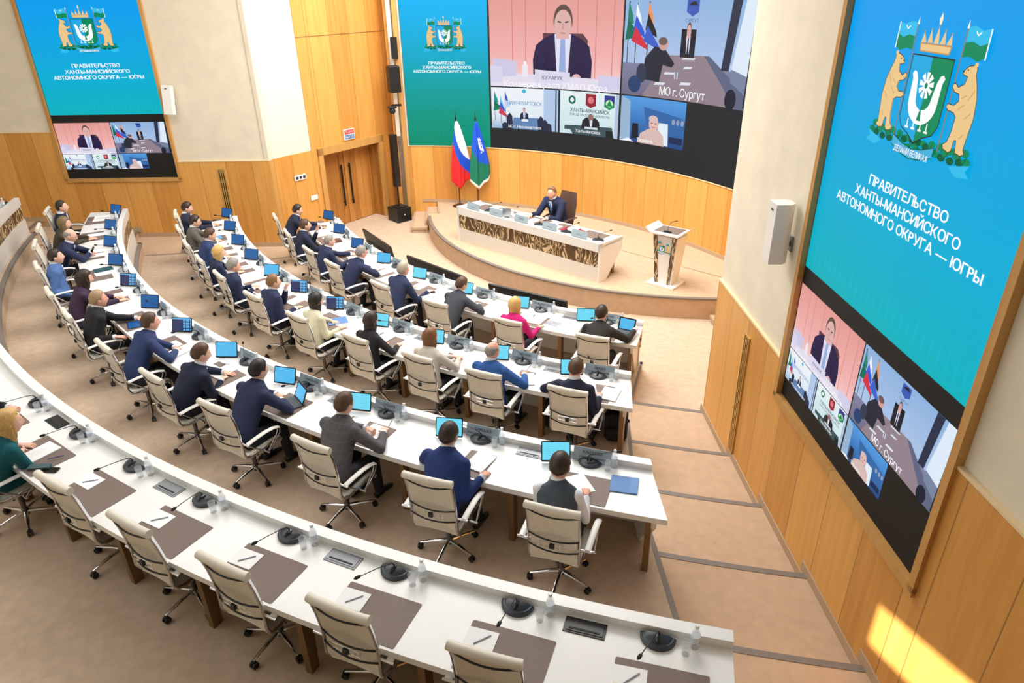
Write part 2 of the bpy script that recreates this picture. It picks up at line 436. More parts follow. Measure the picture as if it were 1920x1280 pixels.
# ---- tiers of the seating, aisle steps, nosings
ROW = dict(A=dict(R=10.78, z=.144, n=10.70, eR=(-20.17, -19.99)), B=dict(R=13.025, z=.432, n=12.94, eR=(-19.25, -18.55)),
           C=dict(R=15.28, z=.72, n=15.19, eR=(-17.07, -16.17)), D=dict(R=17.517, z=1.008, n=17.40, eR=(-14.45, -14.40)))
def eR(k, pad=0.0):
    r = ROW[k]; a, c = r['eR']
    return lambda R: a + (c-a)*(R-r['R'])/.8 + pad
def eL(k, pad=0.0):
    f = eR(k, pad); return lambda R: MPH - f(R)
fwall = lambda R: degrees(math.asin((3.02-CX)/R))
fwallL = lambda R: MPH - degrees(math.asin((3.08-CX)/R))
NX = dict(A=12.94, B=15.19, C=17.40, D=21.5)
for k in 'ABCD':
    r = ROW[k]
    b = nb(); sweep(b, [(r['n'], 0), (NX[k]+.02, 0), (NX[k]+.02, r['z']), (r['n'], r['z'])], eR(k, .12), eL(k, .12)); struct(obj('floor_tier', b, CARPET))
    b = nb(); z = r['z']
    sweep(b, [(r['n']-.012, z-.035), (r['n']+.075, z-.035), (r['n']+.075, z+.004), (r['n']-.012, z+.004)], eR(k, .14), eL(k, .14))
    for f0, f1 in ((lambda R: eR(k, .12)(R), lambda R: eR(k, .12)(R)-.22),):
        sweep(b, [(r['n'], z-.03), (min(NX[k], 19), z-.03), (min(NX[k], 19), z+.004), (r['n'], z+.004)], lambda R: eR(k, .15)(R), lambda R: eR(k, .15)(R)-.2, step=.1)
        sweep(b, [(r['n'], z-.03), (min(NX[k], 19), z-.03), (min(NX[k], 19), z+.004), (r['n'], z+.004)], lambda R: MPH-eR(k, .15)(R), lambda R: MPH-eR(k, .15)(R)+.2, step=.1)
    struct(obj('trim_8', b, NOSE))
AIS = [(11.98, 13.20, .144, 'A'), (13.20, 14.35, .288, 'B'), (14.35, 15.54, .432, 'B'), (15.54, 16.68, .576, 'C'), (16.68, 17.85, .72, 'C'), (17.85, 19.0, .864, 'D'), (19.0, 21.5, 1.008, 'D')]
for side in 'RL':
    for R0, R1, z, k in AIS:
        fa = (lambda R: -21.2) if side == 'R' else (lambda R: MPH+21.2)
        fb = fwall if side == 'R' else fwallL
        b = nb(); sweep(b, [(R0, 0), (R1+.02, 0), (R1+.02, z-.002), (R0, z-.002)], fa, fb, step=1); struct(obj('floor_step', b, RISER))
        ka = dict(zip('ABCD', 'ABCD'))[k]
        e = eR(k, .16)
        fa = (lambda R, e=e: e(R)) if side == 'R' else (lambda R, e=e: MPH-e(R))
        b = nb(); sweep(b, [(R0-.006, z-.03), (R0+.06, z-.03), (R0+.06, z+.003), (R0-.006, z+.003)], fa, fb, step=1); struct(obj('trim_9', b, NOSE))
        # stepped baseboard on the side wall
        x = (lambda R: -sqrt(max(0, R*R-(CX-2.95)**2)))
        y0, y1 = CY - sqrt(R1*R1-(CX-2.93)**2), CY - sqrt(R0*R0-(CX-2.93)**2)
        if side == 'R':
            pts = [RW(6.3635-y0, .045), RW(6.3635-y1-.10, .045)]
        else:
            q0, q1 = mirr((2.93, y0, 0)), mirr((2.93, y1+.10, 0))
            pts = [LW(q1.x+10.549, .045), LW(q0.x+10.549, .045)]
            pts = sorted(pts, key=lambda p: -p.x)
        b = nb(); strip(b, pts, z-.02, z+.10, thick=.014); struct(obj('baseboard_'+('right' if side == 'R' else 'left'), b, BASEB))
b = nb(); strip(b, [LW(4.885, .045), LW(2.35, .045)], 0, .09, thick=.014); strip(b, [DW(1.30, -.035), DW(0, -.035)], 0, .09, thick=.014)
struct(obj('baseboard_door', b, BASEB))
# ---- stage
SGc, SGr = V((4.44, 18.86)), 6.66
aL = atan2(18.05-SGc.y, -2.2-SGc.x); pL = V((-2.2, 18.05)); pR = V(mirr((-2.2, 18.05, 0)).xy)
aR = atan2(pR.y-SGc.y, pR.x-SGc.x)
aL %= 2*pi; aR %= 2*pi
arc = [SGc + V((cos(aL+(aR-aL)*i/60), sin(aL+(aR-aL)*i/60)))*SGr for i in range(61)]
ZS = .43
inn = [V((-1.90, 18.27)), V((-2.02, 19.46))]
out = arc + [MR(q) for q in inn] + [SP(11.1+ (81.1-11.1)*i/20, SR+.02).xy for i in range(21)] + inn[::-1] + [V((-2.22, 18.3))]
b = nb(); prism(b, [(q.x, q.y) for q in out], 0, ZS); struct(obj('floor_stage', b, RISER))
b = nb()
i_ = [SGc + (q-SGc)*((SGr-.07)/SGr) for q in arc]; o_ = [SGc + (q-SGc)*((SGr+.012)/SGr) for q in arc]
for k in range(60): prism(b, [(q.x, q.y) for q in (o_[k], o_[k+1], i_[k+1], i_[k])], ZS-.03, ZS+.005)
struct(obj('trim_10', b, NOSE))
for mf in (lambda q: q, MR):
    b = nb(); q4 = [V((-2.24, 18.29)), V((-1.88, 18.25)), V((-2.0, 19.46)), V((-2.32, 19.46))]
    prism(b, [tuple(mf(q)) for q in q4], 0, .286)
    q4 = [V((-2.62, 17.92)), V((-2.2, 17.92)), V((-2.3, 19.46)), V((-2.70, 19.46))]
    prism(b, [tuple(mf(q)) for q in q4], 0, .143); struct(obj('floor_stage_step', b, RISER))
    b = nb()
    for p0, p1, z in (((-2.62, 17.92), (-2.2, 17.92), .143), ((-2.62, 17.92), (-2.70, 19.4), .143), ((-2.24, 18.1), (-2.32, 19.4), .286), ((-1.90, 18.27), (-2.02, 19.4), .43), ((-2.22, 18.3), (-1.9, 18.27), .43)):
        a0, a1 = V(mf(V(p0))), V(mf(V(p1))); t = (a1-a0).normalized(); nn = V((-t.y, t.x))*.025
        prism(b, [tuple(q) for q in (a0-nn, a1-nn, a1+nn, a0+nn)], z-.05, z+.006)
    struct(obj('trim_11', b, BASEB))
# ---- brass slot grilles, sockets and switches
def grille(name, PT, u, z0, z1, label):
    od = (lambda l: l) if PT is RW else (lambda l: l[::-1])
    t = thing(name, label, 'vent grille')
    b = nb()
    for du, w in ((-.072, .012), (-.024, .012), (.024, .012), (.072, .012)):
        strip(b, od([PT(u+du+w, .05), PT(u+du-w, .05)]), z0, z1, thick=.018)
    for zz in (z0-.02, z1): strip(b, od([PT(u+.085, .05), PT(u-.085, .05)]), zz, zz+.02, thick=.018)
    obj('frame', b, GOLD, t)
    b = nb(); strip(b, od([PT(u+.08, .036), PT(u-.08, .036)]), z0, z1, thick=.004); obj('slot', b, BLACKM, t)
grille('slot_grille', LWm, -1.06, .80, 2.06, 'tall brass three-slot grille in the wood left wall right of the hanging screen')
grille('slot_grille', RW, -1.08, .38, 2.03, 'tall brass three-slot grille in the wood right wall beside the big screen')
def plate(s, z, w, h, label, dark):
    t = thing('switch_panel' if dark else 'wall_socket', label, 'switch' if dark else 'socket', DW(s, -.045).to_3d()+V((0, 0, z)), dz)
    b = nb(); box(b, (0, 0, 0), (w, .02, h)); obj('plate', b, WHITE, t, bev=.004)
    if dark:
        for i in (-1, 0, 1):
            b = nb(); box(b, (i*w*.3, -.012, 0), (w*.2, .008, h*.5)); obj('button', b, DARKG, t)
    else:
        b = nb(); box(b, (0, -.012, 0), (w*.8, .008, h*.6)); obj('cover', b, WHITE, t)
plate(.67, 1.68, .36, .13, 'white three-gang switch panel on the wood wall left of the double door', True)
plate(1.0, 1.09, .22, .12, 'plain white socket plate low on the wood wall left of the double door', False)
# ================================================================== curved desks
LEGPH = dict(A=[], B=[], C=[], D=[])
def desk(k, label, pitch, ph0, n, boxes):
    r = ROW[k]; R0, z = r['R'], r['z']; t = thing('curved_desk', label, 'desk', P(R0+.4, -43.9, z))
    org = t.location.copy()
    def part(name, prof, m, a=0.0, bpad=0.0, parent=t, step=.8):
        b = nb(); sweep(b, [(R0+x, z+y) for x, y in prof], lambda R: eR(k, a)(R), lambda R: MPH-eR(k, a)(R), step)
        bmesh.ops.translate(b, verts=b.verts[:], vec=-org)
        return obj(name, b, m, parent)
    part('worktop', [(.09, .69), (.80, .69), (.80, .75), (.09, .75)], WHITE)
    part('raised_rim', [(0, .66), (.10, .66), (.10, .82), (0, .82)], WHITE)
    part('upper_fascia', [(.012, .62), (.045, .62), (.045, .66), (.012, .66)], WHITE, -.15)
    part('relief_panel', [(.022, .34), (.05, .34), (.05, .64), (.022, .64)], RELIEF, -.05)
    part('lower_panel', [(.005, .005), (.045, .005), (.045, .35), (.005, .35)], WHITEP, -.15)
    for sgn in (0, 1):
        f = eR(k, -.28)
        b = nb()
        prof = [(.05, .0), (.30, .0), (.74, .58), (.74, .69), (.05, .69)]
        vs = []
        for w in (0, .045):
            ring = []
            for x, y in prof:
                a = f(R0+x) - degrees(w/(R0+x)); a = a if not sgn else MPH-a
                ring.append(b.verts.new(P(R0+x, a, z+y) - org))
            vs.append(ring)
        b.faces.new(vs[0]); b.faces.new(vs[1][::-1])
        for i in range(5): b.faces.new((vs[0][i], vs[0][(i+1) % 5], vs[1][(i+1) % 5], vs[1][i]))
        obj('end_panel', b, WHITEP, t)
    # bronze legs between the places and near both ends
    e0 = eR(k)(R0+.7); phs = [e0-.5] + [ph0 - pitch*(i-.5) for i in range(1, n)] + [MPH-e0+.5]
    proto = None
    for a in phs:
        if proto is None:
            b = nb()
            pr = [(-.055, 0), (.035, 0), (.06, .69), (-.06, .69)]
            for sx in (1,):
                va = [b.verts.new((-.03, x, y)) for x, y in pr]; vb = [b.verts.new((.03, x, y)) for x, y in pr]
                b.faces.new(va); b.faces.new(vb[::-1])
                for i in range(4): b.faces.new((va[i], va[(i+1) % 4], vb[(i+1) % 4], vb[i]))
            o = obj('leg', b, BRONZE, t, bev=.004); proto = o
        else:
            o = proto.copy(); COL.objects.link(o); o.parent = t
        o.location = P(R0+.66, a, z) - org; o.rotation_euler = (0, 0, radians(a))
    for a, dark in boxes:
        c = P(R0+.185, a, z+.75) - org
        mx = M.Translation(c) @ M.Rotation(radians(a), 4, 'Z')
        b = nb(); box(b, (0, 0, .003), (.30, .135, .008), mx); box(b, (0, 0, .008), (.268, .105, .006), mx)
        fl = obj('cable_flap', b, BLACK if dark else GREYM, t, bev=.0015)
        b = nb(); box(b, (0, -.03, .0115), (.22, .014, .003), mx); obj('brush_slot', b, BLACKM, fl)
    return t
desk('A', 'long curved white desk of the front row, nearest the stage', 6.25, -23.2, 8, [(-26.4, False), (-38.9, False)])
desk('B', 'long curved white desk of the second row', 4.68, -21.3, 11, [(-23.6, False), (-32.9, False), (-42.3, False)])
desk('C', 'long curved white desk of the third row, front panel showing at its far end', 4.55, -19.4, 12, [(-21.6, False), (-30.8, False)])
desk('D', 'long curved white desk of the rear row in the foreground, mostly unoccupied', 3.3, -16.1, 18, [(-17.71, True), (-24.18, False), (-30.74, False), (-37.35, True)])
# ================================================================== stage desk
SDd = V((.726, -.688)); SDn = V((.688, .726))           # along the desk, and away from the hall
SD0 = V((-1.25, 16.02))
sdr = atan2(SDd.y, SDd.x)
SDL = 4.18
sd = thing('presidium_desk', 'white straight desk on the stage with brown wavy relief front', 'desk', (SD0.x, SD0.y, ZS), sdr)
def uvbox(b, c, s):
    lay = b.loops.layers.uv.verify(); vs = box(b, c, s)
    for f in {f for v in vs for f in v.link_faces}:
        for l in f.loops: l[lay].uv = (l.vert.co.x, l.vert.co.z)
b = nb(); box(b, (SDL/2, .43, .745), (SDL, .70, .05)); obj('worktop', b, WHITE, sd, bev=.004)
b = nb(); box(b, (SDL/2, .045, .73), (SDL, .09, .19)); obj('raised_rim', b, WHITE, sd, bev=.006)
b = nb(); uvbox(b, (SDL/2, .055, .483), (SDL-.03, .05, .365)); obj('relief_panel', b, RELIEF, sd)
b = nb(); box(b, (SDL/2, .05, .152), (SDL-.06, .05, .304)); obj('lower_panel', b, WHITEP, sd)
for x in (.02, SDL-.02):
    b = nb(); pr = [(.0, 0), (.26, 0), (.76, .55), (.78, .80), (0, .82)]
    mx = M.Translation((x-.02, 0, 0)) @ M(((0, 0, 1, 0), (1, 0, 0, 0), (0, 1, 0, 0), (0, 0, 0, 1)))
    prism(b, pr, 0, .04, mx); obj('end_panel', b, WHITE, sd)
for x in (.16, 1.45, 2.75, SDL-.16):
    b = nb(); box(b, (x, .66, .36), (.09, .07, .72)); obj('leg', b, BRONZE, sd, bev=.004)
def SDP(x, y, z=0.0):
    p = SD0 + SDd*x + SDn*y; return V((p.x, p.y, ZS+z))
for i, x in enumerate((.55, 1.32, 2.1, 2.9, 3.65)):
    b = nb(); box(b, (0, 0, .0025), (.56, .40, .005)); o = obj('desk_mat', b, MATB, bev=.002)
    o.location = SDP(x, .50, .771); o.rotation_euler = (0, 0, sdr)
    tag(o, 'taupe desk mat on the stage desk, %s from its left end' % ('first', 'second', 'third', 'fourth', 'fifth')[i], 'desk mat', 'mats on the stage desk')
# ================================================================== lectern
lec = thing('lectern', 'white lectern with a coat of arms on the stage at right', 'lectern', (3.12, 13.06, ZS), atan2(-.688, .726)+.06)
b = nb(); box(b, (0, 0, .02), (.62, .50, .04)); obj('base', b, WHITE, lec, bev=.004)
def frust(b, w0, w1, y00, y01, y10, y11, z0, z1, mi=0):
    v = [b.verts.new(q) for q in ((-w0, y00, z0), (w0, y00, z0), (w0, y01, z0), (-w0, y01, z0), (-w1, y10, z1), (w1, y10, z1), (w1, y11, z1), (-w1, y11, z1))]
    for i in ((3, 2, 1, 0), (4, 5, 6, 7), (0, 1, 5, 4), (1, 2, 6, 5), (2, 3, 7, 6), (3, 0, 4, 7)): b.faces.new([v[j] for j in i])
b = nb(); frust(b, .19, .27, -.13, .17, -.16, .26, .04, 1.02); obj('body', b, WHITE, lec)
for s in (-1, 1):
    b = nb(); lay = b.loops.layers.uv.verify()
    v = [b.verts.new(q) for q in ((s*.10, -.145, .04), (s*.16, -.145, .04), (s*.25, -.178, 1.02), (s*.16, -.178, 1.02), (s*.10, -.12, .04), (s*.16, -.12, .04), (s*.25, -.15, 1.02), (s*.16, -.15, 1.02))]
    for i in ((0, 1, 2, 3), (7, 6, 5, 4), (0, 4, 5, 1), (1, 5, 6, 2), (2, 6, 7, 3), (3, 7, 4, 0)): b.faces.new([v[j] for j in i])
    for f in b.faces:
        for l in f.loops: l[lay].uv = (l.vert.co.x*2.2, l.vert.co.z)
    obj('relief_strip', b, RELIEF, lec)
b = nb(); pr = [(-.40, 1.13), (-.30, 1.05), (.30, 1.05), (.40, 1.13), (.40, 1.16), (.29, 1.085), (-.29, 1.085), (-.40, 1.16)]
mx = M(((1, 0, 0, 0), (0, 0, 1, 0), (0, 1, 0, 0), (0, 0, 0, 1)))
prism(b, pr, -.24, .27, M.Translation((0, 0, .02)) @ M.Rotation(radians(0), 4, 'X') @ mx); obj('top', b, WHITE, lec)
b = nb(); box(b, (0, .03, 1.108), (.50, .38, .01)); obj('desk_pad', b, MATB, lec)
b = nb(); box(b, (.02, -.13, 1.118), (.16, .07, .02)); tube(b, [(.02, -.12, 1.12), (.02, -.12, 1.22), (.05, -.05, 1.30), (.10, .04, 1.31)], .006, 8); ball(b, (.11, .05, 1.31), .013); obj('microphone', b, BLACK, lec)
# emblem on the lectern front is added with the screens
# ================================================================== flags
def flag(x, y, cols, ph, label, bear=False):
    t = thing('flag', label, 'flag', (x, y, ZS), radians(20))
    b = nb(); lathe(b, [(.20, 0), (.20, .015), (.17, .03), (.08, .06), (.03, .09), (.016, .11)], 20); obj('base', b, mat('dark_wood', (74, 44, 28), .35), t, smooth=True, auto=40)
    b = nb(); lathe(b, [(.016, .1), (.016, 2.30)], 10); obj('pole', b, MATS['dark_wood'], t, smooth=True, auto=40)
    b = nb(); lathe(b, [(.012, 2.30), (.026, 2.33), (.026, 2.36), (.012, 2.40), (.0022, 2.62)], 10); obj('finial', b, mat('dark_finial', (42, 44, 40), .4, metal=.6), t, smooth=True)
    # draped cloth: hoist along the pole, fly folded down; color bands run across the folds
    b = nb(); nu, nv = 36, 40; g = []
    for j in range(nv+1):
        v_ = j/nv; row = []
        w = .05 + .52*min(1, v_*1.25)**.8*(1 if v_ < .8 else 1)
        bot = .0
        for i in range(nu+1):
            u = i/nu; s = (u-.36)
            zz = 2.28 - v_*(1.80 - .36*abs(u-.42)*1.6)
            xx = s*w
            yy = .05*sin(u*11+ph)*v_**.6 + .02*sin(u*23+v_*3+ph)*v_ - .03
            row.append(b.verts.new((xx, yy, zz)))
        g.append(row)
    for j in range(nv):
        for i in range(nu):
            f = b.faces.new((g[j][i], g[j][i+1], g[j+1][i+1], g[j+1][i]))
            u, v_ = (i+.5)/nu, (j+.5)/nv
            if not bear:
                q = v_ - .62*(u-.5) ; f.material_index = 0 if q < .40 else (1 if q < .66 else 2)
            else:
                q = v_ - .34*(u-.5)
                f.material_index = 0 if q < .60 else 1
                if v_ > .945 : f.material_index = 2
                if .24 < v_ < .50 and (abs(u-.62-(v_-.24)*.5) < .10 and not (abs(u-.66-(v_-.24)*.5) < .022 and v_ < .42) and not abs(v_-.44-(u-.6)*.3) < .012): f.material_index = 2
    o = obj('cloth', b, cols, t, smooth=True)
    mo = o.modifiers.new('thick', 'SOLIDIFY'); mo.thickness = .004
FB = mat('flag_blue', (20, 84, 214), .8); FR = mat('flag_red', (226, 40, 44), .8); FW = mat('flag_white', (244, 242, 242), .8); FG = mat('flag_green', (10, 120, 92), .8)
flag(-1.38, 18.93, [FW, FB, FR], 0.3, 'white, blue and red tricolour flag on a pole behind the stage desk')
flag(-.86, 18.80, [FB, FG, FW], 1.7, 'blue and green flag with white marks on a pole behind the stage desk', True)
# ================================================================== column loudspeaker and wall gear
cs = thing('column_loudspeaker', 'black column loudspeaker on its bass box beside the double door', 'loudspeaker', (-3.10, 19.12, 0), radians(42))
b = nb(); box(b, (0, 0, .20), (.46, .50, .38)); box(b, (0, 0, .40), (.30, .3, .03)); obj('bass_box', b, BLACK, cs, bev=.012)
b = nb(); lathe(b, [(.018, .4), (.018, .98)], 10); obj('pole', b, BLACKM, cs)
b = nb(); box(b, (0, 0, 1.66), (.16, .16, 1.40)); ball(b, (0, -.082, 1.13), .012); obj('column', b, BLACK, cs, bev=.01)
b = nb(); box(b, (0, -.255, .21), (.035, .01, .03)); obj('badge', b, WHITE, cs)
hs = thing('hanging_loudspeaker', 'black box loudspeaker mounted beside the left edge of the curved screen', 'loudspeaker', (-2.95, 19.15, 3.75), radians(30))
b = nb(); box(b, (0, 0, 0), (.30, .26, .66)); obj('cabinet', b, BLACK, hs, bev=.03)
b = nb(); tube(b, [(0, .05, .33), (0, .1, .45), (0, .3, .5)], .02, 8); obj('bracket', b, GREYM, hs)
hb = tag(obj('equipment_box', (lambda b: (box(b, (0, 0, 0), (.16, .2, .52)), b)[1])(nb()), BLACKM, bev=.01), 'narrow black box mounted above the box loudspeaker beside the curved screen', 'equipment box')
hb.location = (-2.90, 19.42, 4.48)
pc = thing('conference_camera', 'small black conference camera on a bracket beside the curved screen', 'camera', (-2.98, 19.05, 3.0), radians(20))
b = nb(); box(b, (.08, .10, .10), (.26, .08, .05)); obj('bracket', b, BLACKM, pc)
b = nb(); box(b, (-.06, 0, .07), (.22, .16, .05)); obj('base', b, BLACK, pc, bev=.01)
b = nb(); ball(b, (-.06, 0, -.02), (.09, .09, .085)); tube(b, [(-.06, -.06, -.03), (-.06, -.11, -.04)], .04, 12); obj('head', b, BLACK, pc, smooth=True, auto=40)
for PT, u, zc, lab in ((LW, 2.92, 3.68, 'white wall loudspeaker tilted beside the far left screen'), (RW, -.42, 3.56, 'white wall loudspeaker beside the big right screen')):
    sg = 1 if PT is RW else -1
    base = PT(u, .20 if PT is LW else .15)
    rz = atan2((RD if PT is RW else LD).y, (RD if PT is RW else LD).x)
    t = thing('wall_loudspeaker', lab, 'loudspeaker', (base.x, base.y, zc), rz)
    sy = -1 if PT is LW else -1
    b = nb(); pr = [(-.10, -.10), (.10, -.10), (.11, .04), (.06, .10), (-.06, .10), (-.11, .04)]
    prism(b, [(x, y*(1)) for x, y in pr], -.31, .31); obj('cabinet', b, WHITE, t, bev=.012)
    b = nb(); box(b, (0, -.102, .24), (.05, .006, .02)); obj('badge', b, DARKG, t)
    b = nb(); iy = .2
    tube(b, [(0, .08, -.12), (0, .13, -.12)], .03, 10); box(b, (0, .14 if PT is RW else .185, -.12), (.10, .02, .16)); obj('bracket', b, GREYM, t, bev=.003)
    if PT is LW: t.rotation_euler = (radians(-7), radians(3), rz)
# ================================================================== low prompter monitors in front of the first desk
for i, (f0, f1) in enumerate(((-61.9, -53.4), (-49.8, -40.3), (-36.9, -27.8))):
    fm = (f0+f1)/2; w = radians(f0-f1)*-1*10.3
    c = P(10.36, fm); t = thing('floor_monitor', ('leftmost', 'middle', 'rightmost')[i] + ' of three big black displays leaning before the front desk', 'display', (c.x, c.y, 0), radians(fm), 'displays before the front desk')
    T = M.Translation((0, 0, .52)) @ M.Rotation(radians(12), 4, 'X')
    b = nb(); box(b, (0, 0, 0), (w, .045, .88), T); obj('housing', b, BLACK, t, bev=.006)
    b = nb(); box(b, (0, -.035, -.05), (w*.8, .03, .5), T); obj('back_cover', b, DARKG, t, bev=.008)
    b = nb()
    for q in range(-12, 13): box(b, (q*w/34, -.052, .12), (.012, .006, .10), T)
    box(b, (-w*.2, -.055, -.1), (.02, .01, .3), T); box(b, (w*.2, -.055, -.1), (.02, .01, .3), T)
    obj('vents', b, BLACKM, t)
    b = nb(); box(b, (0, .024, 0), (w-.03, .004, .85), T); obj('screen', b, mat('dark_glass', (8, 9, 11), .12), t)
    for s in (-1, 1):
        b = nb(); box(b, (s*w*.3, .02, .05), (.06, .40, .10)); obj('foot', b, BLACKM, t)
# ================================================================== wall sign over the door
sg_ = thing('emergency_sign', 'white emergency sign in red and blue over the double door', 'sign', DW(2.40, -.04).to_3d()+V((0, 0, 2.455)), dz)
b = nb(); box(b, (0, 0, 0), (.36, .03, .27)); obj('housing', b, WHITE, sg_, bev=.004)
# ================================================================== office chair
def make_chair():
    t = empty('office_chair')
    prof = [(.25, .425), (.23, .462), (.12, .475), (-.05, .462), (-.17, .455), (-.245, .475), (-.272, .54), (-.268, .66), (-.275, .80), (-.30, .97), (-.335, 1.125)]
    def at(s):          # s along the profile, 0..10
        i = min(int(s), 9); f = s - i; a, c = prof[i], prof[i+1]
        return V((0, a[0]*(1-f)+c[0]*f, a[1]*(1-f)+c[1]*f))
    def panel(name, s0, s1, hw, sag, th, m, ribs=0):
        b = nb(); n = 14; k = 8; G = []
        for side in (0, 1):
            g = []
            for i in range(n+1):
                s = s0 + (s1-s0)*i/n; p = at(s); q = at(min(10, s+.1)) - at(max(0, s-.1))
                nn = V((0, q.z, -q.y)).normalized()          # away from the sitter is negative
                g.append([b.verts.new(p + V((hw*(2*j/k-1), 0, 0)) - (-nn)*(-sag*(1-(2*j/k-1)**2)) * 1 + nn*(th*(.5 if side else -.5))) for j in range(k+1)])
            G.append(g)
        for side in (0, 1):
            g = G[side]
            for i in range(n):
                for j in range(k):
                    q = (g[i][j], g[i][j+1], g[i+1][j+1], g[i+1][j]); b.faces.new(q if side else q[::-1])
        A, B = G
        for i in range(n):
            b.faces.new((A[i][0], B[i][0], B[i+1][0], A[i+1][0])); b.faces.new((A[i+1][k], B[i+1][k], B[i][k], A[i][k]))
        for j in range(k):
            b.faces.new((A[0][j+1], B[0][j+1], B[0][j], A[0][j])); b.faces.new((A[n][j], B[n][j], B[n][j+1], A[n][j+1]))
        return obj(name, b, m, t, smooth=True, auto=50)
    panel('seat', .6, 5.0, .225, -.012, .045, LEATHER)
    panel('lower_back', 5.0, 6.95, .222, -.03, .026, LEATHER)
    panel('lumbar_strip', 6.95, 7.8, .218, -.018, .016, LEATHER)
    panel('backrest', 7.8, 9.8, .222, -.03, .026, LEATHER)
    b = nb(); tube(b, [(-.25, -.335, 1.128), (-.2, -.342, 1.128), (0, -.345, 1.126), (.2, -.342, 1.128), (.25, -.335, 1.128)], .036, 12); obj('headrest_roll', b, LEATHER, t, smooth=True, auto=60)
    for s in (6.9, 7.85, 9.75):
        b = nb(); p = at(s); tube(b, [p + V((x, -.016 - .032*(1-(x/.23)**2), -.02*(1-(x/.23)**2))) for x in (-.228, -.15, -.07, 0, .07, .15, .228)], .0075, 6)
        obj('piping', b, BLACK, t, smooth=True)
    b = nb(); p = at(7.4)
    for zz in (-.025, .025): tube(b, [p + V((-.12, -.055, zz)), p + V((.12, -.055, zz))], .004, 6)
    for x in (-.12, -.07, .07, .12): tube(b, [p + V((x, -.055, -.025)), p + V((x, -.055, .025))], .004, 6)
    lb = obj('lumbar_bracket', b, CHROME, t)
    b = nb(); box(b, p + V((0, -.066, 0)), (.045, .03, .05)); obj('lumbar_knob', b, BLACK, lb, bev=.006)
    for s in (-1, 1):
        b = nb(); tube(b, [V((s*.238, q[0]-.004, q[1])) for q in prof], [(.02, .009)]*len(prof), 8, side=(0, 1, .35)); obj('side_rail', b, CHROME, t, smooth=True, auto=45)
        b = nb()
        tube(b, [(s*.24, -.262, .675), (s*.345, -.262, .675)], .0125, 8)
        tube(b, [(s*.24, -.02, .448), (s*.335, -.02, .448)], .0125, 8); tube(b, [(s*.262, -.262, .675), (s*.262, -.14, .55), (s*.262, -.02, .448)], .008, 6)
        for yy in (0, -.05):
            tube(b, [(s*.305, .155+yy*.3, .672), (s*.305, .20+yy*.7, .640), (s*.305, .19+yy, .585), (s*.31, .10+yy, .51), (s*.315, .0+yy*.4, .45)], .0065, 6)
        am = obj('armrest', b, CHROME, t, smooth=True, auto=60)
        b = nb(); tube(b, [(s*.305, -.262, .682), (s*.305, -.15, .694), (s*.305, 0, .700), (s*.305, .11, .690), (s*.305, .185, .664)], [(.03, .013)]*5, 10, side=(1, 0, 0)); obj('arm_pad', b, mat('arm_leather', (234, 232, 226), .4), am, smooth=True, auto=60)
    b = nb(); lathe(b, [(.03, .07), (.034, .10), (.034, .14), (.024, .15), (.024, .40)], 14); box(b, (0, -.02, .425), (.20, .26, .03)); tube(b, [(-.238, -.1, .43), (.238, -.1, .43)], .012, 8); obj('gas_column', b, mat('dark_chrome', (110, 106, 104), .2, metal=.9), t, smooth=True, auto=40)
    lp = None
    for i in range(5):
        if lp is None:
            b = nb(); tube(b, [(0, .02, .115), (0, .12, .108), (0, .30, .078)], [(.024, .018), (.02, .014), (.012, .009)], 8, side=(1, 0, 0)); lp = l = obj('base_leg', b, CHROME, t, smooth=True, auto=40)
            b = nb()
            for s in (-1, 1): lathe(b, [(.012, -.009), (.029, -.009), (.031, 0), (.029, .009), (.012, .009)], 14, M.Translation((s*.016, .30, .031)) @ M.Rotation(pi/2, 4, 'Y'))
            box(b, (0, .30, .052), (.03, .03, .036)); obj('caster', b, BLACK, l, smooth=True, auto=40)
        else: l = copy_tree(lp, t)
        l.rotation_euler = (0, 0, radians(36+72*i))
    return t
CH = make_chair(); ch_used = [False]
def place(proto, used, loc, rz, label, cat, group=None):
    if not used[0]: o = proto; used[0] = True
    else: o = copy_tree(proto)
    o.location = loc; o.rotation_euler = (0, 0, rz)
    for k_ in ('label', 'category', 'group'):
        if k_ in o: del o[k_]
    tag(o, label, cat, group); return o
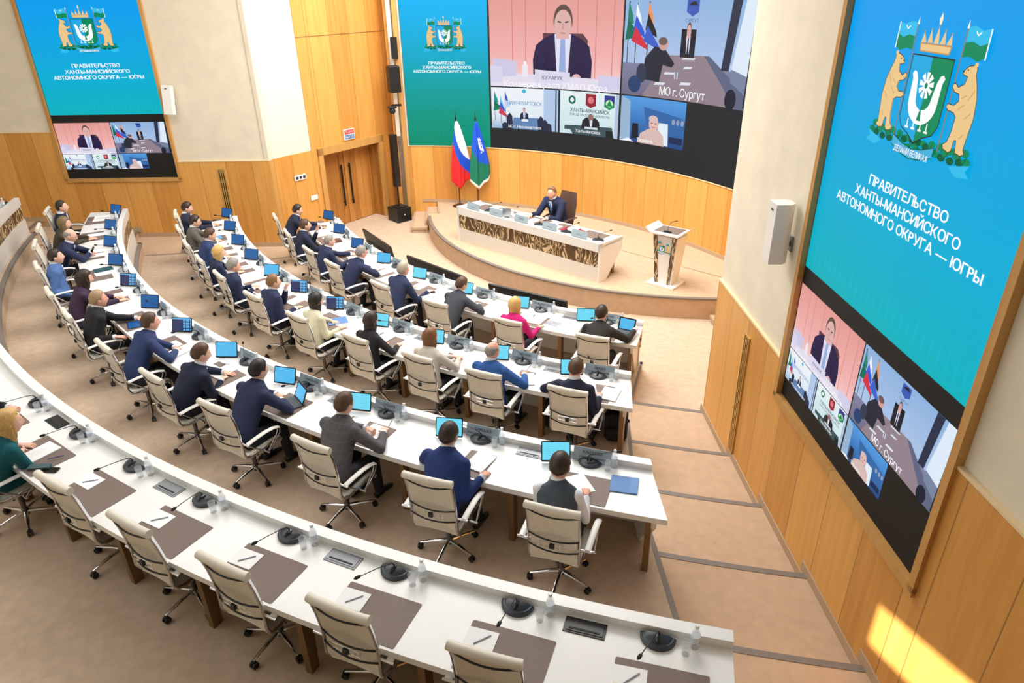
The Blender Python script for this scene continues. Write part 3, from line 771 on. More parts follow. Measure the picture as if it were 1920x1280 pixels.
# ================================================================== things on the desks
def proto_mic():
    t = empty('conference_microphone')
    def moon(w, d, y0, n=14): return [(w*cos(pi*i/n + pi), y0 + d*sin(pi*i/n + pi)) for i in range(n+1)]
    b = nb()
    lo, mi_, hi = moon(.125, .12, .05), moon(.125, .12, .05), moon(.098, .088, .045)
    r0 = [b.verts.new((x, y, 0)) for x, y in lo]; r1 = [b.verts.new((x, y, .022)) for x, y in mi_]; r2 = [b.verts.new((x, y+.0, .034)) for x, y in moon(.11, .10, .048)]
    n = len(r0)
    for a, c in ((r0, r1), (r1, r2)):
        for i in range(n): b.faces.new((a[i], a[(i+1) % n], c[(i+1) % n], c[i]))
    b.faces.new(r0[::-1]); b.faces.new(r2)
    obj('base', b, DARKG, t, smooth=True, auto=35)
    b = nb(); r0 = [b.verts.new((x, y, .034)) for x, y in moon(.10, .09, .046)]; r1 = [b.verts.new((x, y, .05)) for x, y in moon(.075, .06, .044)]
    for i in range(n): b.faces.new((r0[i], r0[(i+1) % n], r1[(i+1) % n], r1[i]))
    b.faces.new(r1); tube(b, [(0, .04, .05), (0, 0, .056), (0, -.035, .045)], [.016, .018, .008], 8)
    obj('speaker_cover', b, mat('slate_plastic', (40, 46, 52), .3), t, smooth=True, auto=35)
    b = nb(); tube(b, [(0, .02, .05), (0, .02, .09), (0, .0, .118), (0, -.05, .132), (0, -.16, .148), (0, -.27, .160)], [.006, .006, .005, .004, .0035, .0035], 8)
    nk = obj('gooseneck', b, BLACK, t, smooth=True)
    b = nb(); tube(b, [(0, -.262, .159), (0, -.275, .161), (0, -.30, .164), (0, -.318, .166)], [.006, .013, .014, .007], 10); obj('capsule', b, BLACKM, nk, smooth=True)
    return t
def proto_bottle():
    t = empty('water_bottle')
    b = nb(); lathe(b, [(.026, 0), (.031, .006), (.0315, .05), (.029, .055), (.0315, .06), (.0315, .13), (.028, .15), (.015, .178), (.0135, .19), (.0135, .198)], 16); obj('body', b, BOTTLE, t, smooth=True, auto=50)
    b = nb(); lathe(b, [(.0155, .19), (.0155, .212), (.013, .215)], 14); obj('cap', b, CAPW, t, smooth=True, auto=40)
    b = nb(); lathe(b, [(.0318, .075), (.0322, .076), (.0322, .118), (.0318, .119)], 16); obj('label_band', b, LABELB, t, smooth=True, auto=40)
    return t
def proto_glass():
    b = nb(); lathe(b, [(.024, 0), (.028, .002), (.031, .115), (.0292, .115), (.0265, .010), (.002, .009)], 16)
    return obj('drinking_glass', b, GLASS, smooth=True, auto=50)
def rbox2(w, h, r, n=4):
    pts = []
    for cx, cy, a0 in ((w/2-r, h/2-r, 0), (-w/2+r, h/2-r, 90), (-w/2+r, -h/2+r, 180), (w/2-r, -h/2+r, 270)):
        for i in range(n+1):
            a = radians(a0+90*i/n); pts.append((cx+r*cos(a), cy+r*sin(a)))
    return pts
def screen_mat(name, base, ink, dash=False):
    m = emit(name, base, 1.0); nt = m.node_tree; b = nt.nodes['Principled BSDF']
    tc = nt.nodes.new('ShaderNodeTexCoord'); sp = nt.nodes.new('ShaderNodeSeparateXYZ'); nt.links.new(tc.outputs['Object'], sp.inputs[0])
    def mt(op, a, c=None):
        n = nt.nodes.new('ShaderNodeMath'); n.operation = op
        for i, v in enumerate((a, c)):
            if v is None: continue
            if isinstance(v, (int, float)): n.inputs[i].default_value = v
            else: nt.links.new(v, n.inputs[i])
        return n.outputs[0]
    if not dash:
        ln = mt('LESS_THAN', mt('FRACT', mt('MULTIPLY', sp.outputs[1], 42.0)), .22)
        nz = nt.nodes.new('ShaderNodeTexNoise'); nz.inputs['Scale'].default_value = 40; nt.links.new(tc.outputs['Object'], nz.inputs['Vector'])
        fac = mt('MULTIPLY', mt('MULTIPLY', ln, mt('GREATER_THAN', nz.outputs['Fac'], .5)), mt('MULTIPLY', mt('LESS_THAN', mt('ABSOLUTE', sp.outputs[0]), .11), .55))
    else:
        fac = mt('MULTIPLY', mt('GREATER_THAN', sp.outputs[0], .02), mt('MULTIPLY', mt('LESS_THAN', mt('FRACT', mt('MULTIPLY', sp.outputs[0], 16.0)), .78), mt('LESS_THAN', mt('FRACT', mt('MULTIPLY', sp.outputs[1], 22.0)), .74)))
        fac = mt('MAXIMUM', fac, mt('GREATER_THAN', sp.outputs[1], .075))
    mx = nt.nodes.new('ShaderNodeMix'); mx.data_type = 'RGBA'; nt.links.new(fac, mx.inputs[0])
    mx.inputs[6].default_value = (*lin(base), 1); mx.inputs[7].default_value = (*lin(ink), 1)
    nt.links.new(mx.outputs[2], b.inputs['Emission Color']); return m
SCR = dict(cyan=screen_mat('screen_cyan', (112, 220, 246), (62, 160, 206)), blue=screen_mat('screen_blue', (10, 92, 160), (6, 70, 130)),
           sky=screen_mat('screen_sky', (84, 188, 240), (48, 138, 200)), dash=screen_mat('screen_dashboard', (40, 48, 96), (86, 178, 232), True))
TABT = M.Translation((0, 0, .112)) @ M.Rotation(radians(68), 4, 'X')
def proto_tablet(kind, w=.30, h=.215):
    t = empty('tablet_stand')
    b = nb(); prism(b, rbox2(w, h, .014), -.004, .004, TABT); obj('tablet_frame', b, BLACK, t)
    b = nb(); prism(b, rbox2(w-.022, h-.03, .005), -.0005, .0006); o = obj('screen', b, SCR[kind], t); o.matrix_local = TABT @ M.Translation((0, .004, .0048))
    b = nb(); box(b, (0, .055, .01), (.16, .12, .02)); tube(b, [(0, .07, .02), (0, .045, .10)], .014, 8); box(b, (0, .0, .006), (.2, .03, .014)); obj('stand', b, BLACKM, t)
    return t
def proto_keyboard_tablet(kind):
    t = empty('keyboard_tablet')
    b = nb(); prism(b, rbox2(.28, .20, .012), 0, .012); obj('keyboard_case', b, DARKG, t)
    b = nb()
    for i in range(12):
        for j in range(5): box(b, (-.121+.022*i, .05-.024*j+.02, .0135), (.018, .018, .004))
    obj('keys', b, mat('key_grey', (96, 104, 110), .5), t)
    T = M.Translation((0, .11, .105)) @ M.Rotation(radians(66), 4, 'X')
    b = nb(); prism(b, rbox2(.28, .21, .014), -.004, .004, T); obj('tablet_frame', b, BLACK, t)
    b = nb(); prism(b, rbox2(.235, .165, .004), -.0005, .0006); o = obj('screen', b, SCR[kind], t); o.matrix_local = T @ M.Translation((0, .0, .0048))
    return t
GLY = {}
def raw_glyph(ch):
    if ch not in GLY:
        cu = bpy.data.curves.new('g', 'FONT'); cu.body = ch; cu.size = 1.0; cu.resolution_u = 3
        o = bpy.data.objects.new('g', cu); COL.objects.link(o); dg = bpy.context.evaluated_depsgraph_get(); dg.update()
        me = bpy.data.meshes.new_from_object(o.evaluated_get(dg)); bpy.data.objects.remove(o); bpy.data.curves.remove(cu)
        x0 = min([v.co.x for v in me.vertices] or [0])
        GLY[ch] = ([(v.co.x-x0, v.co.y) for v in me.vertices], [tuple(p.vertices) for p in me.polygons]); bpy.data.meshes.remove(me)
    return GLY[ch]
def glyph(ch):
    """one letter as flat faces, left edge at x = 0; letters the built-in font draws badly are put together from others"""
    key = '*'+ch
    if key in GLY: return GLY[key]
    def join(*parts):
        V_, F_ = [], []
        for v, f in parts: o = len(V_); V_ += v; F_ += [tuple(i+o for i in q) for q in f]
        return V_, F_
    sh = lambda g, dx, k=1.0: ([(x*k+dx, y*k) for x, y in g[0]], g[1])
    wd = lambda g: max([p[0] for p in g[0]] or [0]); ht = lambda g: max(p[1] for p in g[0])
    bar = lambda x0, y0, x1, y1: ([(x0, y0), (x1, y0), (x1, y1), (x0, y1)], [(0, 1, 2, 3)])
    if ch == 'Р': g = raw_glyph('P')
    elif ch == 'Ь': p = raw_glyph('P'); h = ht(p); g = ([(x, h-y) for x, y in p[0]], [q[::-1] for q in p[1]])
    elif ch == 'Ы': a = glyph('Ь'); g = join(a, sh(raw_glyph('I'), wd(a)+.10))
    elif ch == 'Ю': i_, o_ = raw_glyph('I'), raw_glyph('О'); g = join(i_, bar(.05, .32, .2, .40), sh(o_, wd(i_)+.08))
    elif ch == 'Я': p = raw_glyph('R'); w = wd(p); g = ([(w-x, y) for x, y in p[0]], [q[::-1] for q in p[1]])
    elif ch == 'Ф': o_ = raw_glyph('О'); w = wd(o_); h = ht(o_); g = join(([(x, y*.66+h*.17) for x, y in o_[0]], o_[1]), bar(w/2-.045, 0, w/2+.045, h))
    elif ch in 'ныьюяф': g = sh(glyph(ch.upper()), 0, .76)
    else: g = raw_glyph(ch)
    GLY[key] = g; return g
def set_text(body, gap=.085, bold=0.0):
    V_, F_, x = [], [], 0.0
    for ch in body:
        if ch == ' ': x += .26; continue
        v, f = glyph(ch)
        for dx, dy in (((0, 0),) if not bold else ((-bold, 0), (bold, 0), (0, -bold*.7), (0, bold*.7))):
            o = len(V_); V_ += [(px+x+dx, py+dy) for px, py in v]; F_ += [tuple(i+o for i in q) for q in f]
        x += max(p[0] for p in v) + gap
    return V_, F_
def text_mesh(body, size, spacing=1.0):
    v, f = set_text(body, bold=.012); w = max(p[0] for p in v)
    me = bpy.data.meshes.new('lettering'); me.from_pydata([((x-w/2)*size, y*size, 0) for x, y in v], [], f); return me
PLT = M.Translation((0, 0, .080)) @ M.Rotation(radians(72), 4, 'X')
def proto_plate(lines):
    t = empty('name_plate')
    b = nb(); box(b, (0, 0, 0), (.40, .150, .006), PLT); obj('plate', b, PLAST, t, bev=.0015)
    b = nb(); box(b, (0, .012, .012), (.34, .05, .024)); obj('foot', b, BLACK, t, bev=.006)
    if lines:
        for i, (s, sz) in enumerate(zip(lines, (.044, .032))):
            me = text_mesh(s, sz, spacing=1.08)
            w = max(v.co.x for v in me.vertices) - min(v.co.x for v in me.vertices)
            if w > .37: me.transform(M.Diagonal((.37/w, 1, 1, 1)))
            me.materials.clear(); me.materials.append(INK); me.name = 'name_text'
            o = link('name_text', me, t); o.matrix_local = PLT @ M.Translation((0, .012 - .048*i, .0036))
    else:
        b = nb(); box(b, (0, .022, .0036), (.17, .024, .0006), PLT); box(b, (0, -.022, .0036), (.28, .016, .0006), PLT); obj('name_text', b, mat('faint_ink', (120, 130, 140), .7), t)
    return t
def sheet(name, w, h, z, m, r=.001):
    b = nb(); prism(b, rbox2(w, h, r, 2), 0, z); return obj(name, b, m)
def pad_with_pen():
    o = sheet('notepad', .225, .172, .006, PAPER); return o
def proto_pen(m):
    b = nb(); tube(b, [(-.07, 0, .005), (.062, 0, .005), (.07, 0, .005)], [.0045, .0045, .0015], 8); return obj('pen', b, m, smooth=True, auto=40)
MIC, MICu = proto_mic(), [False]
BOT, BOTu = proto_bottle(), [False]
GLS, GLSu = proto_glass(), [False]
TAB = {k: (proto_tablet(k), [False]) for k in ('cyan', 'blue', 'sky', 'dash')}
PLATE0, PLATE0u = proto_plate(None), [False]
MATP = sheet('desk_mat', .62, .42, .004, MATB, .012); MATu = [False]
PAPW = sheet('paper_sheet', .21, .297, .003, PAPER); PAPu = [False]
STK = sheet('paper_stack', .22, .30, .014, PAPER); STKu = [False]
NPAD, NPADu = pad_with_pen(), [False]
PENM = mat('pen_grey', (150, 156, 172), .4); PEN, PENu = proto_pen(PENM), [False]
PENB, PENBu = proto_pen(mat('pen_blue', (40, 44, 120), .4)), [False]
b = nb(); prism(b, rbox2(.078, .16, .012), 0, .008); PHO = obj('phone', b, BLACK); PHOu = [False]
b = nb(); prism(b, rbox2(.07, .152, .008), .0081, .0088); obj('phone_glass', b, MATS['dark_glass'], PHO)
PROTOS = [(CH, ch_used), (MIC, MICu), (BOT, BOTu), (GLS, GLSu), (PLATE0, PLATE0u), (MATP, MATu), (PAPW, PAPu), (STK, STKu), (NPAD, NPADu), (PEN, PENu), (PENB, PENBu), (PHO, PHOu)] + list(TAB.values())

# ================================================================== places
# row: (hub offset from the rim, azimuth of first microphone, pitch)
RHUB = dict(A=1.13, B=.90, C=1.04, D=.55)
# chairs sit a little to the right of the measured back tops
PH0 = dict(A=(-23.2, 6.24), B=(-21.05, 4.68), C=(-19.27, 4.52), D=(-16.08, 3.31))
MICPH = dict(C={}, B={}, A={}, D={})
def micph(k, i): return PH0[k][0] - PH0[k][1]*i
def at_desk(k, ph, t, y, z=.75):
    """point on row k: t metres to the right of azimuth ph as seen from the seat, y metres from the rim edge towards the seat"""
    R = ROW[k]['R'] + y; a = ph + degrees(t/R); return P(R, a, ROW[k]['z']+z), radians(a)
ROWN = dict(A='front row', B='second row', C='third row', D='rear row')
REF = {
 ('A', 0): 'the man tapping a laptop', ('A', 1): 'the blonde woman in magenta', ('A', 2): 'the brown-haired man in charcoal', ('A', 3): 'the stout grey-blond man in navy',
 ('A', 4): 'the grey-haired man in glasses', ('A', 5): 'the crew-cut man stretching his arm', ('A', 6): 'the young man touching his chin', ('A', 7): 'the bearded man nearest the door',
 ('B', 0): 'the crop-haired man by the backpack', ('B', 1): 'the balding man in bright blue', ('B', 2): 'the woman in pale grey', ('B', 3): 'the long-haired woman in black',
 ('B', 4): 'the long-haired woman in pale green', ('B', 5): 'the man resting chin on fist', ('B', 6): 'the silver-haired man in navy', ('B', 7): 'the blonde woman in navy',
 ('B', 8): 'the young man in mid blue', ('B', 9): 'the bespectacled man in grey', ('B', 10): "the man at the second row's far end",
 ('C', 0): 'the person in a grey waistcoat', ('C', 1): 'the man in royal navy', ('C', 2): 'the man in grey plaid', ('C', 3): 'the black-haired man with keyboard tablet',
 ('C', 4): 'the man spreading his fingers', ('C', 5): 'the man with folded hands', ('C', 6): 'the fair-haired man in black', ('C', 7): 'the curly-haired woman in purple',
 ('C', 8): 'the man in light blue', ('C', 9): 'the bald man in glasses', ('C', 10): 'the woman in olive', ('C', 11): "the man at the third row's far end",
 ('D', 6): 'the woman in teal', ('D', 7): 'the person cut by the left edge'}
ORD = ('first', 'second', 'third', 'fourth', 'fifth', 'sixth')
for i in range(6): REF[('D', i)] = 'the %s empty rear place from the aisle' % ORD[i]
REF[('D', 17)] = 'the far left end of the rear row'
NP = dict(A=8, B=11, C=12, D=8)
NAMES = {('C', 0): ('КАЩЕЕВА', 'Ульяна Викторовна'), ('C', 1): ('БАРЫШЕВ', 'Александр Александрович'), ('C', 2): ('ГРЕБНЕВ', 'Алексей Анатольевич'), ('C', 3): ('САМОЙЛОВ', 'Денис Михайлович'),
 ('B', 0): ('ШИШЕВ', 'Алексей Викторович'), ('B', 1): ('ФРОЛОВ', 'Александр Васильевич'), ('B', 2): ('ВОЖУХ', 'Сергей Валерьевич'), ('B', 3): ('ЯКУШЕВ', 'Светлана Викторовна'),
 ('A', 0): ('КАЛАЕВ', 'Сергей Викторович'), ('A', 1): ('ОСТРОВЕРХОВА', 'Наталья Юрьевна'), ('A', 2): ('ТАРАСЕНКО', 'Павел Александрович'), ('A', 3): ('ЯСТРЕБОВ', 'Пётр Петрович')}
NECK = {('C', 0): 105, ('C', 1): -95, ('C', 2): -100, ('C', 4): -120, ('B', 0): -140, ('B', 1): -120, ('B', 2): 100, ('B', 3): -60, ('A', 1): -95, ('A', 2): 95, ('A', 0): -40, ('B', 5): -110, ('C', 6): -70}
SCRK = {('C', i): 'cyan' for i in range(3)}
SCRK.update({('C', 3): 'sky', ('C', 4): 'sky', ('C', 5): 'dash', ('C', 6): 'blue', ('C', 7): 'dash', ('C', 8): 'blue', ('C', 9): 'blue', ('C', 10): 'blue', ('C', 11): 'blue',
 ('B', 0): 'cyan', ('B', 1): 'cyan', ('B', 2): 'cyan', ('B', 3): 'cyan', ('B', 4): 'dash', ('B', 5): 'dash', ('B', 6): 'sky', ('B', 7): 'blue', ('B', 8): 'blue', ('B', 9): 'blue', ('B', 10): 'blue',
 ('A', 0): 'cyan', ('A', 1): 'cyan', ('A', 2): 'cyan', ('A', 3): 'cyan', ('A', 4): 'sky', ('A', 5): 'blue', ('A', 6): 'blue', ('A', 7): 'blue'})
# chairs: measured azimuth of the back where it can be read
CHPH = {('A', 0): -22.5, ('A', 1): -28.9, ('A', 2): -35.5, ('A', 3): -41.6, ('A', 4): -48.8, ('A', 5): -53.6, ('A', 6): -59.7, ('A', 7): -66.0,
 ('B', 0): -21.4, ('B', 1): -25.9, ('B', 2): -29.8, ('B', 3): -34.2, ('B', 4): -39.2, ('B', 5): -44.2, ('B', 6): -49.2, ('B', 7): -53.4, ('B', 8): -57.6, ('B', 9): -62.2, ('B', 10): -67.0,
 ('C', 0): -19.5, ('C', 1): -24.0, ('C', 2): -28.5, ('C', 3): -33.5, ('C', 4): -37.6, ('C', 5): -41.9, ('C', 6): -46.8, ('C', 7): -50.6, ('C', 8): -55.6, ('C', 9): -60.2, ('C', 10): -64.2, ('C', 11): -68.6,
 ('D', 0): -16.0, ('D', 1): -19.3, ('D', 2): -22.7, ('D', 3): -26.0, ('D', 4): -29.2, ('D', 5): -32.5, ('D', 6): -36.0, ('D', 7): -39.3}
for q_ in list(CHPH):
    CHPH[q_] += {'A': 0, 'B': 0, 'C': .38 if q_[1] else .05, 'D': (.0, .03, .18, .33, .36, .36, -.45, 0)[q_[1] if q_[0] == 'D' else 0]}[q_[0]]
for (k, i), ph in CHPH.items():
    z = ROW[k]['z']; R = ROW[k]['R'] + RHUB[k]
    if (k, i) == ('D', 6): R += .25
    jit = random.uniform(-5, 5)
    ref = REF[(k, i)]
    if k == 'D' and i < 6: lab = 'empty cream office chair, %s from the aisle in the rear row' % ORD[i]; grp = 'empty chairs of the rear row'
    else: lab = 'cream office chair under %s in the %s' % (ref, ROWN[k]); grp = 'occupied chairs of the ' + ROWN[k]
    place(CH, ch_used, P(R, ph, z), radians(ph + jit*.6), lab, 'chair', grp)
G = lambda what, k: '%s on the %s desk' % (what, ROWN[k])
for k in 'ABCD':
    for i in list(range(NP[k])) + ([17] if k == 'D' else []):
        ph = micph(k, i); ref = REF[(k, i)]
        far = i == 17
        p, a = at_desk(k, ph, 0, .175)
        o = place(MIC, MICu, p, a + radians(random.uniform(-6, 6)), 'black half-moon conference microphone before ' + ref, 'microphone', G('microphones', k))
        nk = [c for c in KIDS[o.name] if c.name.startswith('gooseneck')][0]
        nk.rotation_euler = (0, 0, radians(NECK.get((k, i), random.uniform(-25, 10)))); 
        p, a = at_desk(k, ph, .25, .145)
        place(BOT, BOTu, p, a, 'clear water bottle with white cap before ' + ref, 'bottle', G('water bottles', k))
        p, a = at_desk(k, ph, .195, .215)
        place(GLS, GLSu, p, a, 'empty drinking glass before ' + ref, 'glass', G('glasses', k))
        if far: continue
        p, a = at_desk(k, ph, -.02 if k != 'D' else .05, .565, .75)
        place(MATP, MATu, p, a, 'taupe leather desk mat before ' + ref, 'desk mat', G('desk mats', k))
        if k != 'D':
            kind = SCRK[(k, i)]; tp, tu = TAB[kind]
            p, a = at_desk(k, ph, -.345, .215)
            tl = {'cyan': 'cyan', 'sky': 'sky blue', 'blue': 'deep blue', 'dash': 'dark dashboard'}[kind]
            place(tp, tu, p, a + radians(18 if i < 4 else 26 + 2.2*i), 'stand tablet with %s screen before %s' % (tl, ref), 'tablet', G('tablets', k))
            p, a = at_desk(k, ph, .02, .125)
            lab = 'grey acrylic name plate behind the microphone of ' + ref
            if (k, i) in NAMES: tag(t := proto_plate(NAMES[(k, i)]), lab, 'name plate', G('name plates', k)); t.location = p; t.rotation_euler = (0, 0, a)
            else: place(PLATE0, PLATE0u, p, a, lab, 'name plate', G('name plates', k))
        elif i < 6:
            p, a = at_desk(k, ph, -.15, .505, .754)
            place(NPAD, NPADu, p, a + radians(2), 'blank white notepad on the desk mat at ' + ref, 'notepad', G('notepads', k))
            p, a = at_desk(k, ph, -.135, .505, .76)
            place(PEN, PENu, p, a + radians(48), 'grey pen on the notepad at ' + ref, 'pen', G('pens', k))
# papers: (row, place, t, y, turn, kind)
PAPS = [('C', 0, -.02, .52, 38, 'p'), ('C', 1, -.12, .50, -4, 'p'), ('C', 1, .17, .52, -8, 's'), ('C', 2, .10, .54, -2, 's'), ('C', 2, -.17, .50, 10, 'p'), ('C', 3, -.22, .50, 5, 'p'), ('C', 4, -.02, .50, 4, 's'), ('C', 4, -.25, .60, 0, 'p'),
 ('C', 5, -.05, .56, 0, 'p'), ('C', 5, .22, .5, 6, 's'), ('C', 7, .02, .50, 3, 's'), ('C', 8, -.05, .45, 3, 'p'), ('C', 9, .06, .50, 0, 'p'), ('C', 9, -.2, .5, 3, 'p'), ('C', 10, -.1, .5, 0, 'p'), ('C', 11, .0, .5, 0, 'p'), ('C', 11, -.24, .5, 4, 'p'),
 ('B', 0, .26, .56, -3, 's'), ('B', 0, -.04, .50, 20, 'p'), ('B', 1, -.02, .50, 4, 'p'), ('B', 1, .24, .58, 24, 's'), ('B', 2, -.08, .44, 8, 'p'), ('B', 2, .20, .40, 12, 'p'), ('B', 3, .0, .50, -2, 's'), ('B', 3, -.26, .46, 6, 'p'), ('B', 4, .2, .46, 0, 'p'),
 ('B', 5, -.04, .48, 10, 's'), ('B', 6, -.10, .50, 4, 'p'), ('B', 6, .16, .52, 0, 's'), ('B', 7, .0, .5, 0, 'p'), ('B', 8, .05, .5, 4, 's'), ('B', 9, -.2, .5, 2, 'p'), ('B', 10, .0, .48, 0, 's'),
 ('A', 1, -.10, .48, 14, 'p'), ('A', 1, .14, .54, -2, 's'), ('A', 2, -.06, .48, 18, 'p'), ('A', 2, -.34, .46, 0, 's'), ('A', 3, -.04, .5, 8, 's'), ('A', 4, .10, .5, 4, 's'), ('A', 4, -.2, .48, 0, 'p'), ('A', 5, .1, .5, 0, 'p'), ('A', 6, -.14, .5, 4, 'p'), ('A', 7, .0, .48, 4, 'p'), ('A', 0, -.1, .45, 6, 'p'),
 ('D', 6, .02, .54, 4, 's'), ('D', 7, .0, .52, 2, 's')]
def dup(k, i, kind, t_):
    o_ = [q[2] for q in PAPS if q[:2] == (k, i) and q[5] == kind]
    return '' if len(o_) < 2 else ('left-hand ' if t_ == min(o_) else 'right-hand ')
for k, i, t_, y, turn, kind in PAPS:
    ref = REF[(k, i)]; p, a = at_desk(k, micph(k, i), t_, y, .7545)
    if kind == 'p': place(PAPW, PAPu, p, a + radians(turn), dup(k, i, kind, t_) + 'white paper sheet lying before ' + ref, 'paper', G('sheets of paper', k))
    else: place(STK, STKu, p, a + radians(turn), dup(k, i, kind, t_) + 'stack of white papers before ' + ref, 'papers', G('paper stacks', k))
for k, i, t_, y, turn, used, pr, what in [('C', 0, -.26, .5, 70, PENu, PEN, 'grey'), ('C', 4, -.16, .36, 20, PENu, PEN, 'grey'), ('B', 6, -.1, .42, 15, PENu, PEN, 'grey'), ('D', 6, .26, .50, 60, PENBu, PENB, 'dark blue'), ('D', 7, .24, .52, 50, PENBu, PENB, 'dark blue')]:
    p, a = at_desk(k, micph(k, i), t_, y, .768 if (k, i) in (('C', 4),) else .77 if k != 'C' else .76)
    place(pr, used, p, a + radians(turn), '%s pen lying before %s' % (what, REF[(k, i)]), 'pen')
for k, i, t_, y, turn in [('B', 2, .30, .70, -25), ('A', 1, -.36, .66, -20), ('D', 6, .40, .62, -60), ('A', 3, .33, .56, -30), ('B', 10, -.2, .5, 80), ('B', 4, -.16, .56, -50), ('D', 7, .42, .60, -62)]:
    p, a = at_desk(k, micph(k, i), t_, y, .7545); place(PHO, PHOu, p, a + radians(turn), 'black smartphone lying on the desk by ' + REF[(k, i)], 'phone')
kt = proto_keyboard_tablet('sky'); p, a = at_desk('C', micph('C', 3), .10, .50, .7545); kt.location = p; kt.rotation_euler = (0, 0, a + radians(-22)); tag(kt, 'open tablet with keyboard case on the mat of the black-haired man', 'keyboard tablet')
kt2 = copy_tree(kt); p, a = at_desk('A', micph('A', 0), .36, .42, .751); kt2.location = p; kt2.rotation_euler = (0, 0, a + radians(-8)); tag(kt2, "open keyboard tablet under the hand of the man at the front row's aisle end", 'keyboard tablet')
def folder(name, w, h, th, m, k, i, t_, y, turn, label, cat, z=.7545):
    o = sheet(name, w, h, th, m, .006); p, a = at_desk(k, micph(k, i), t_, y, z); o.location = p; o.rotation_euler = (0, 0, a + radians(turn)); tag(o, label, cat); return o
BLUF = mat('folder_blue', (88, 132, 190), .6, noise=.04); BRNF = mat('folder_brown', (92, 62, 48), .5); TEALF = mat('folder_teal', (34, 78, 84), .5)
f = folder('document_folder', .27, .25, .012, BLUF, 'C', 0, .40, .40, 4, 'blue document folder at the right end of the third row desk', 'folder', .751)
b = nb(); prism(b, [(.06, -.122), (.133, -.122), (.133, .122), (.075, .122), (.055, .03)], .012, .0145); obj('flap', b, mat('folder_blue_flap', (98, 142, 200), .6), f)
folder('document_folder', .24, .30, .012, BLUF, 'B', 4, .06, .50, -28, 'blue folder before the long-haired woman in pale green', 'folder')
folder('document_folder', .25, .33, .02, BRNF, 'A', 6, .16, .50, -6, 'dark brown folder before the young man touching his chin', 'folder')
folder('document_folder', .24, .32, .012, BRNF, 'A', 7, .20, .58, -4, 'dark brown folder under the hand of the bearded man', 'folder')
folder('document_folder', .22, .30, .01, TEALF, 'C', 8, -.24, .45, 4, 'dark teal folder with papers before the man in light blue', 'folder')
folder('document_folder', .20, .07, .03, mat('case_grey', (66, 92, 98), .5), 'D', 6, .28, .66, 40, 'long grey-green glasses case beside the woman in teal', 'case', .751)
folder('photo_card', .24, .17, .003, mat('photo_grey', (150, 152, 166), .6, noise=.3, nscale=14), 'A', 1, .42, .52, -10, 'grey printed picture lying right of the blonde woman in magenta', 'printed picture', .751)
folder('flat_tablet', .25, .18, .008, BLACK, 'B', 9, .05, .52, 8, 'tablet lying flat before the bespectacled man in grey', 'tablet')
o = sheet('screen', .235, .165, .0006, SCR['sky'], .003); o.parent = [q for q in COL.objects if q.name.startswith('flat_tablet')][0]; o.location = (0, 0, .0082)
folder('flat_tablet', .25, .18, .008, BLACK, 'C', 6, .12, .62, -14, 'tablet lying flat under the hand of the fair-haired man', 'tablet')
o = sheet('screen', .235, .165, .0006, SCR['blue'], .003); o.parent = [q for q in COL.objects if q.name.startswith('flat_tablet')][-1]; o.location = (0, 0, .0082)
# black bags under the second desk
for t_, lab, ang in ((.34, 'black backpack standing under the right end of the second desk', 8), (-.50, 'black handbag under the second desk left of the crop-haired man', -10)):
    p, a = at_desk('B', micph('B', 0), t_, .42, 0)
    bg = thing('bag', lab, 'bag', p, a + radians(ang))
    b = nb(); box(b, (0, 0, .22), (.30, .17, .42)); o = obj('body', b, mat('black_nylon', (20, 20, 22), .8, bump=.3, bscale=60), bg, bev=.05)
    b = nb(); box(b, (0, -.10, .14), (.22, .06, .20)); obj('pocket', b, MATS['black_nylon'], bg, bev=.02)
    b = nb(); tube(b, [(-.08, 0, .42), (-.05, 0, .50), (.05, 0, .50), (.08, 0, .42)], .01, 8); obj('strap', b, MATS['black_nylon'], bg, smooth=True)
# things on the stage desk
def on_stage(x, y, z=.771): return SDP(x, y, z)
for i, x in enumerate((.52, 1.25, 2.02, 2.83, 3.62)):
    t = thing('name_plate', 'grey acrylic name plate on the stage desk, %s from its left end' % ORD[i], 'name plate', on_stage(x, .045, .825), sdr + pi, 'name plates on the stage desk')
    b = nb(); box(b, (0, 0, 0), (.40, .150, .006), PLT); obj('plate', b, PLAST, t, bev=.0015)
    b = nb(); box(b, (0, .012, .004), (.34, .05, .012)); obj('foot', b, BLACK, t)
    b = nb(); box(b, (0, .015, -.0045), (.14, .018, .001), PLT @ M.Rotation(pi, 4, 'X')); obj('name_text', b, MATS['faint_ink'], t)
    t.rotation_euler = (0, 0, sdr)
    if i == 2:
        me = text_mesh('КУХАРУК', .034); me.materials.append(INK); o = link('name_text', me, t); o.matrix_local = PLT @ M.Translation((0, 0, .0036))
for i, (x, y) in enumerate(((.76, .34), (1.30, .34), (2.34, .30), (3.10, .28), (3.92, .30))):
    o = place(MIC, MICu, on_stage(x, y, .771), sdr + pi + radians(20), 'black conference microphone on the stage desk, %s from its left end' % ORD[i], 'microphone', 'microphones on the stage desk')
place(BOT, BOTu, on_stage(1.54, .28), sdr, 'clear water bottle left of the chairman on the stage desk', 'bottle')
place(GLS, GLSu, on_stage(1.64, .26), sdr, 'drinking glass left of the chairman on the stage desk', 'glass')
wt = thing('table_monitor', 'silver tablet seen from behind on the stage desk', 'tablet', on_stage(1.40, .24), sdr + .5)
b = nb(); box(b, (0, 0, .11), (.20, .012, .20)); obj('housing', b, ALU, wt, bev=.004)
b = nb(); box(b, (0, .03, .01), (.12, .08, .02)); obj('stand', b, BLACKM, wt)
